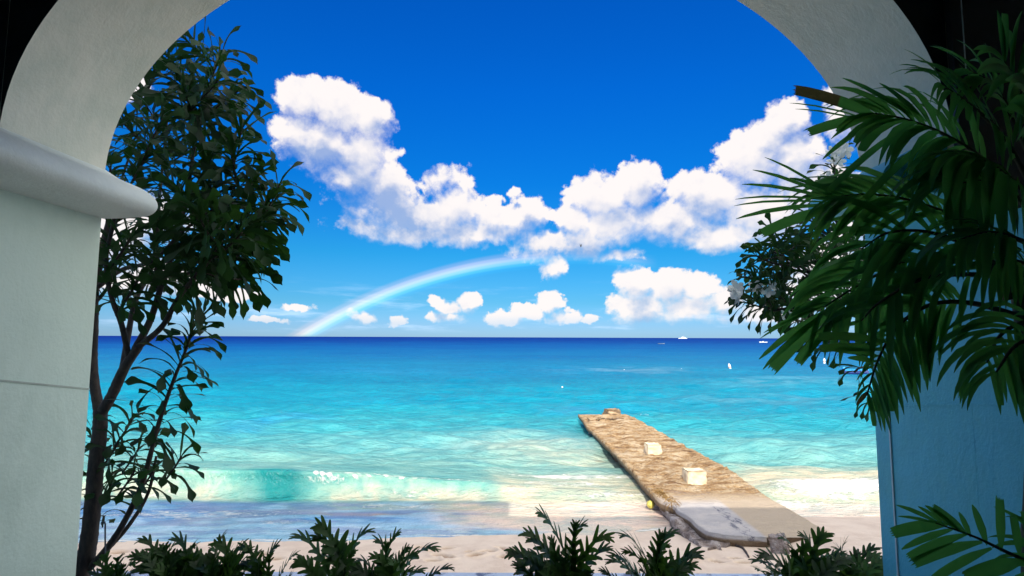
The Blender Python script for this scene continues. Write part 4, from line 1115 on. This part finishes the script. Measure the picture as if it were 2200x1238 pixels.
def big_palm():
    base = P(2235, 1330, 1.62)
    t = thing('areca_palm', tuple(base), 'large dark feathery palm filling the right side in front of the shaded pillar', 'palm')
    mb = MB()
    for k, (a, r0) in enumerate((([(2240,1340,1.62),(2232,1000,1.6),(2215,800,1.6),(2190,640,1.6),(2165,560,1.6)], .030), ([(2222,1340,1.56),(2225,900,1.59),(2222,600,1.64),(2210,440,1.68)], .026), ([(2170,640,1.58),(2140,590,1.58),(2110,560,1.56)], .022))):
        pp = [P(*q) for q in a]
        if k < 2: pp = [Vector((XR - .20 + .05 * k, 1.59 - .05 * k, FLOOR + .36))] + pp
        cv = bez(pp, 40)
        mb.tube(cv, [r0 * (1 - .4 * i / 39) * (1.10 if i % 7 == 0 else 1) for i in range(40)], 9)
    mb.build('stem', M['palm_stem'], t)
    N = (0, -.75, .65)
    # top frond reaching left over the arch
    frond(t, [(2215,470,1.74),(2120,350,1.74),(2030,290,1.75),(1950,258,1.77),(1880,244,1.8)], 19, .30, (.1, -.9, .5), ends=[
        ((1895,258,1.8),(1702,186,1.84),.026,1.5),((1890,250,1.8),(1730,282,1.84),.020,.9),((1960,250,1.78),(1815,166,1.82),.010,.4),((1990,262,1.78),(1893,178,1.8),.010,.5),
        ((1880,262,1.8),(1700,218,1.86),.004,.2),((1880,268,1.8),(1712,231,1.86),.004,.2),((1880,258,1.8),(1768,340,1.84),.009,.3),((1950,270,1.78),(1772,410,1.82),.012,.4),((2010,290,1.76),(1850,430,1.8),.013,.3)])
    frond(t, [(2225,420,1.72),(2160,300,1.66),(2090,230,1.6),(2020,180,1.56)], 15, .24, (.2, -.8, .5), wmul=1.1)
    frond(t, [(2230,380,1.7),(2170,240,1.7),(2130,180,1.7),(2080,150,1.7)], 12, .22, (.5, -.8, .2))
    # frond pointing left at mid height
    frond(t, [(2190,540,1.68),(2060,470,1.72),(1950,430,1.78),(1860,418,1.82),(1790,424,1.86)], 20, .29, (0, -.8, .6), spread=1.0, ends=[
        ((1800,428,1.86),(1648,336,1.94),.006,.5),((1800,432,1.86),(1622,362,1.94),.008,.6),((1800,432,1.86),(1598,392,1.94),.008,.5),((1790,432,1.86),(1583,424,1.94),.005,.4),
        ((1790,436,1.86),(1580,438,1.94),.005,.4),((1790,440,1.86),(1584,466,1.94),.009,.8),((1800,445,1.86),(1628,500,1.92),.020,.9),((1830,430,1.84),(1700,380,1.9),.010,.4)])
    # long frond sagging to the lower left
    frond(t, [(2180,590,1.62),(2060,545,1.68),(1950,560,1.72),(1850,610,1.76),(1770,660,1.8)], 16, .30, (-.1, -.8, .55), spread=.9, droop=(.6, 1.2), ends=[
        ((1790,650,1.8),(1634,724,1.84),.005,.4),((1785,655,1.8),(1642,712,1.84),.006,.5),((1790,660,1.8),(1632,768,1.82),.011,.6),((1790,665,1.8),(1652,796,1.82),.020,.5),
        ((1780,668,1.8),(1640,790,1.8),.010,.3),((1800,680,1.78),(1708,782,1.8),.018,.5),((1830,660,1.78),(1722,775,1.8),.010,.4)])
    # arching frond hanging down in front of the pillar edge
    frond(t, [(2190,680,1.56),(2090,652,1.58),(2000,655,1.62),(1930,700,1.66),(1888,770,1.68),(1862,850,1.7)], 26, .225, (-.75, -.6, .25), left=.5, spread=.55, droop=(.7, 1.4), ends=[
        ((1905,735,1.66),(1752,718,1.7),.014,.3),((1895,752,1.66),(1758,745,1.7),.014,.4),((1888,765,1.67),(1790,752,1.7),.010,.5),((1884,778,1.67),(1822,768,1.7),.009,.5),
        ((1866,840,1.7),(1840,870,1.7),.007,1.5),((1864,850,1.7),(1876,886,1.69),.012,.8)])
    # nearer short fronds on the right edge
    frond(t, [(2260,700,1.45),(2210,690,1.44),(2150,720,1.44),(2120,780,1.44)], 9, .20, (-.6, -.7, .3), spread=.8, droop=(1.0, 1.6), sides=(1, -1))
    frond(t, [(2290,760,1.38),(2230,730,1.36),(2180,745,1.36),(2140,800,1.36)], 8, .19, (-.7, -.6, .3), spread=.9, droop=(1.0, 1.6))
    # filling fronds through the heart of the plant
    frond(t, [(2260,470,1.52),(2190,400,1.5),(2120,350,1.5),(2050,330,1.52)], 14, .27, (0, -.5, .85), droop=(1.4, 2.2), wmul=1.35)
    frond(t, [(2270,560,1.48),(2200,520,1.46),(2130,500,1.46),(2060,515,1.48)], 12, .20, (0, -.6, .8), droop=(1.0, 1.8), wmul=1.4)
    frond(t, [(2280,640,1.5),(2220,580,1.48),(2170,560,1.47),(2100,580,1.48)], 11, .20, (0, -.7, .7), droop=(.9, 1.6), wmul=1.3)
    frond(t, [(2200,620,1.6),(2100,540,1.62),(2000,500,1.66),(1910,500,1.7),(1850,535,1.74)], 11, .30, (0, -.9, .4), droop=(.6, 1.3))
    frond(t, [(2190,600,1.58),(2080,590,1.58),(1980,600,1.62),(1890,650,1.66),(1850,690,1.72)], 9, .25, (-.3, -.8, .4), droop=(.6, 1.2))
    frond(t, [(2240,500,1.62),(2180,420,1.6),(2110,390,1.58),(2040,400,1.58)], 11, .27, (0, -.7, .7), droop=(1.2, 2.0), wmul=1.5)
    frond(t, [(2230,330,1.6),(2210,250,1.55),(2190,190,1.5),(2150,120,1.48)], 12, .25, (.4, -.9, 0), wmul=1.4)
    frond(t, [(2260,420,1.5),(2240,340,1.46),(2230,260,1.44),(2215,190,1.42)], 12, .26, (.5, -.9, 0), wmul=1.5)
    add_pot(t, XR - .20, 1.59, .72)
big_palm()
def low_palm():
    t = thing('young_palm', tuple(P(2330, 1420, 1.45)), 'low palm frond fanning out over the shaded pillar in the bottom right corner', 'palm')
    E = [((2150,1185,1.46),(2146,1066,1.5),.013,.5),((2120,1172,1.47),(2090,1086,1.5),.011,.4),((2085,1155,1.48),(2061,1101,1.5),.008,.4),((2078,1150,1.48),(2003,1086,1.52),.012,.5),((2060,1142,1.49),(1990,1086,1.52),.009,.4),((2030,1128,1.5),(1974,1088,1.52),.006,.4),
         ((2020,1126,1.5),(1928,1084,1.53),.006,.3),((2010,1124,1.5),(1930,1108,1.53),.004,.3),((2038,1126,1.5),(1911,1142,1.53),.016,.95),((2050,1136,1.5),(1938,1178,1.52),.009,.5),((2075,1148,1.49),(1946,1196,1.52),.013,.5),((2110,1164,1.48),(1955,1208,1.51),.014,.6),
         ((2130,1178,1.47),(2000,1242,1.49),.012,.6),((2200,1205,1.44),(2068,1240,1.46),.020,.5),((2190,1195,1.45),(2176,1108,1.47),.012,.4),((2225,1215,1.44),(2200,1095,1.46),.014,.4)]
    frond(t, [(2330,1300,1.4),(2240,1225,1.43),(2160,1185,1.46),(2090,1152,1.48),(2010,1124,1.5)], 0, .2, (0, -.8, .5), ends=E, stem=.007)
    frond(t, [(2330,1340,1.42),(2290,1260,1.45),(2260,1200,1.48),(2250,1150,1.5)], 9, .16, (0, -.9, .3))
    mb = MB(); mb.tube(bez([Vector((XR - .17, 1.25, FLOOR + .36)), P(2345,1460,1.42), P(2340,1380,1.42), P(2330,1290,1.41)], 16), [.022 - .0008 * k for k in range(16)], 8); add_pot(t, XR - .17, 1.25, .56); mb.build('stem', M['palm_stem'], t)
low_palm()

# --- row of split-leaf plants along the planter
def split_leaf(mb, base, tip, bend, wid=1.0):
    base, tip = Vector(base), Vector(tip); L = (tip - base).length
    ax = (tip - base).normalized()
    arch = Vector((0, 0, 1)) - ax * ax.z
    arch = arch.normalized() if arch.length > .1 else Vector((0, -1, 0))
    cv = bez([base, base.lerp(tip, .4) + arch * L * .10 * bend, base.lerp(tip, .78) + arch * L * .12 * bend, tip - Vector((0, 0, .03 * L * bend))], 18)
    nr = (arch + Vector((rnd(-.5, .5), rnd(-.9, -.1), .2))).normalized()
    prev = None
    for k, p in enumerate(cv):
        a = (cv[min(k+1, 17)] - cv[max(k-1, 0)]).normalized(); n_ = (nr - a * nr.dot(a)).normalized(); sd = a.cross(n_)
        h = L * .065 * (1.1 - .95 * (k / 17) ** 1.3) * wid
        cur = (mb.vert(p + sd * h), mb.vert(p - n_ * h * .25), mb.vert(p - sd * h))
        if prev: mb.face(prev[0], prev[1], cur[1], cur[0]); mb.face(prev[1], prev[2], cur[2], cur[1])
        prev = cur
    nl = 7
    for k in range(nl):
        v = k / (nl - 1); i = int(1 + v * 13.5); p = cv[i]
        a = (cv[i+1] - cv[i-1]).normalized(); n_ = (nr - a * nr.dot(a)).normalized(); sd = a.cross(n_)
        for s in (-1, 1):
            LL = L * (.40 - .20 * v) * (.75 + .25 * min(1, v * 5)) * rnd(.85, 1.15) * wid
            d = sd * s * (1.0 - .25 * v) + a * (.55 + .85 * v if v > .12 else -.1) + n_ * rnd(.05, .3)
            mb.blade(p - a * L * .02, d, n_, LL, [(0, .19), (.25, .165), (.55, .135), (.8, .105), (.93, .07), (1, .015)], rnd(.1, .5), .1)
def split_plant(cx, tips, label, extra=10, d0=2.85, spread=110, hi=1190):
    root = P(cx, 1310, d0); root.z = 2.43
    t = thing('split_leaf_plant', tuple(root), label, 'plant', 'split leaf plants along the planter')
    lf, st = MB(), MB()
    allt = [(a, b_, d0 + rnd(-.12, .12), q) for a, b_, *q in tips]
    for k in range(int(extra * 1.5)):
        a = cx + rnd(-1.25, 1.25) * spread
        allt.append((a, rnd(hi, hi + 50), d0 + rnd(-.22, .2), []))
    for a, b_, d, q in allt:
        dx = (a - cx)
        ln = q[0] * 1.12 if q else rnd(80, 120)
        ang = q[1] if len(q) > 1 else math.atan2(dx * 1.1 + rnd(-30, 30), 105)
        bx, by = a - ln * math.sin(ang), b_ + ln * math.cos(ang)
        lf.tint = min(1, max(0, random.gauss(.36, .26)))
        tip = P(a, b_, d + rnd(-.05, .05)); bs = P(bx, by, d)
        split_leaf(lf, bs, tip, rnd(.5, 1.4), rnd(.85, 1.1))
        r0 = root + Vector((rnd(-.07, .07), rnd(-.06, .06), -.02))
        mid = r0.lerp(bs, .55) + Vector((rnd(-.02, .02), 0, .05))
        st.tube(bez([r0, mid, bs], 9), [.0065 - .0003 * k for k in range(9)], 5)
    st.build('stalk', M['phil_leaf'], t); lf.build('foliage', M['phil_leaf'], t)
split_plant(240, [(225,1188,60),(262,1192,60),(205,1205,50)], 'small split leaf plant at the foot of the frangipani trunk', 8, 2.9, 50, 1205)
split_plant(375, [(292,1158,80),(368,1150,100),(352,1168,80),(390,1160,90),(328,1180,70),(300,1192,70),(425,1168,80)], 'dense bushy split leaf plant, first big clump right of the frangipani trunk', 20, 2.85, 80, 1180)
split_plant(470, [(490,1138,120),(462,1158,100),(530,1165,110),(548,1176,110),(448,1172,90),(500,1178,90)], 'bushy split leaf plant with long leaves leaning right, beside the densest clump', 18, 2.92, 80, 1182)
split_plant(572, [(512,1172,75,-.6),(560,1180,70,.2),(600,1168,80,.5),(585,1182,70),(545,1200,60),(640,1186,75,.6)], 'thin split leaf plant with few fanned leaves between two fuller clumps', 5, 2.85, 50, 1205)
split_plant(735, [(622,1148,120,-.75),(676,1122,110,-.55),(664,1154,90,-.9),(740,1160,80,.1),(805,1136,105,.6),(720,1172,70,-.2),(690,1190,70,-.4),(765,1178,70,.4)], 'tall split leaf plant with spread leaves, left of the sandy gap with footprints', 8, 2.85, 90, 1190)
split_plant(845, [(862,1138,100,.45),(802,1154,95,-.3),(838,1160,80,.1),(948,1177,110,.95),(900,1186,80,.7),(880,1172,70,.5),(978,1222,80,1.1)], 'split leaf plant sending one long leaf to the right over the footprints', 8, 2.88, 80, 1192)
split_plant(1205, [(1152,1094,125,-.55),(1262,1120,105,.35),(1238,1116,100,.05),(1124,1140,110,-.75),(1130,1158,90,-.8),(1086,1186,100,-1.05),(1320,1150,110,.75),(1318,1176,90,.9),(1250,1160,80,.4),(1180,1150,80,-.2),(1110,1205,80,-.9)], 'tallest split leaf plant, in the middle in front of the wet sand', 12, 2.8, 90, 1185)
split_plant(1395, [(1328,1146,115,-.7),(1424,1136,100,.05),(1462,1138,105,.5),(1334,1182,90,-.9),(1512,1190,95,.9),(1440,1165,80,.4),(1300,1205,90,-1.0),(1360,1170,80,-.4),(1480,1205,80,.8)], 'split leaf plant in front of the broken jetty end', 11, 2.82, 95, 1188)
split_plant(1720, [(1672,1150,100,-.6),(1712,1140,100,-.3),(1776,1140,105,.4),(1626,1190,100,-.95),(1630,1205,90,-1.0),(1690,1172,80,-.4),(1740,1165,80,.2)], 'full split leaf plant in front of the stone stump', 16, 2.85, 90, 1182)
split_plant(1830, [(1820,1160,95,.1),(1884,1174,95,.7),(1896,1192,90,.9),(1850,1182,80,.3),(1790,1175,80,-.4),(1905,1215,70,1.0)], 'split leaf plant at the right end against the shaded pillar', 12, 2.9, 70, 1192)

# thin hooked stake in the planter
mb = MB(); q = 3.15
mb.tube([P(226,1290,q) - Vector((0, 0, .2))] + bez([P(226,1290,q), P(226,1200,q), P(226,1140,q), P(226,1126,q), P(222,1121,q), P(218,1124,q), P(220,1129,q)], 40), .0042, 6)
tag(mb.build('garden_stake', m_plain('stake', (.05, .06, .10), .5)), 'thin dark garden stake with a hooked tip beside the frangipani trunk', 'stake')
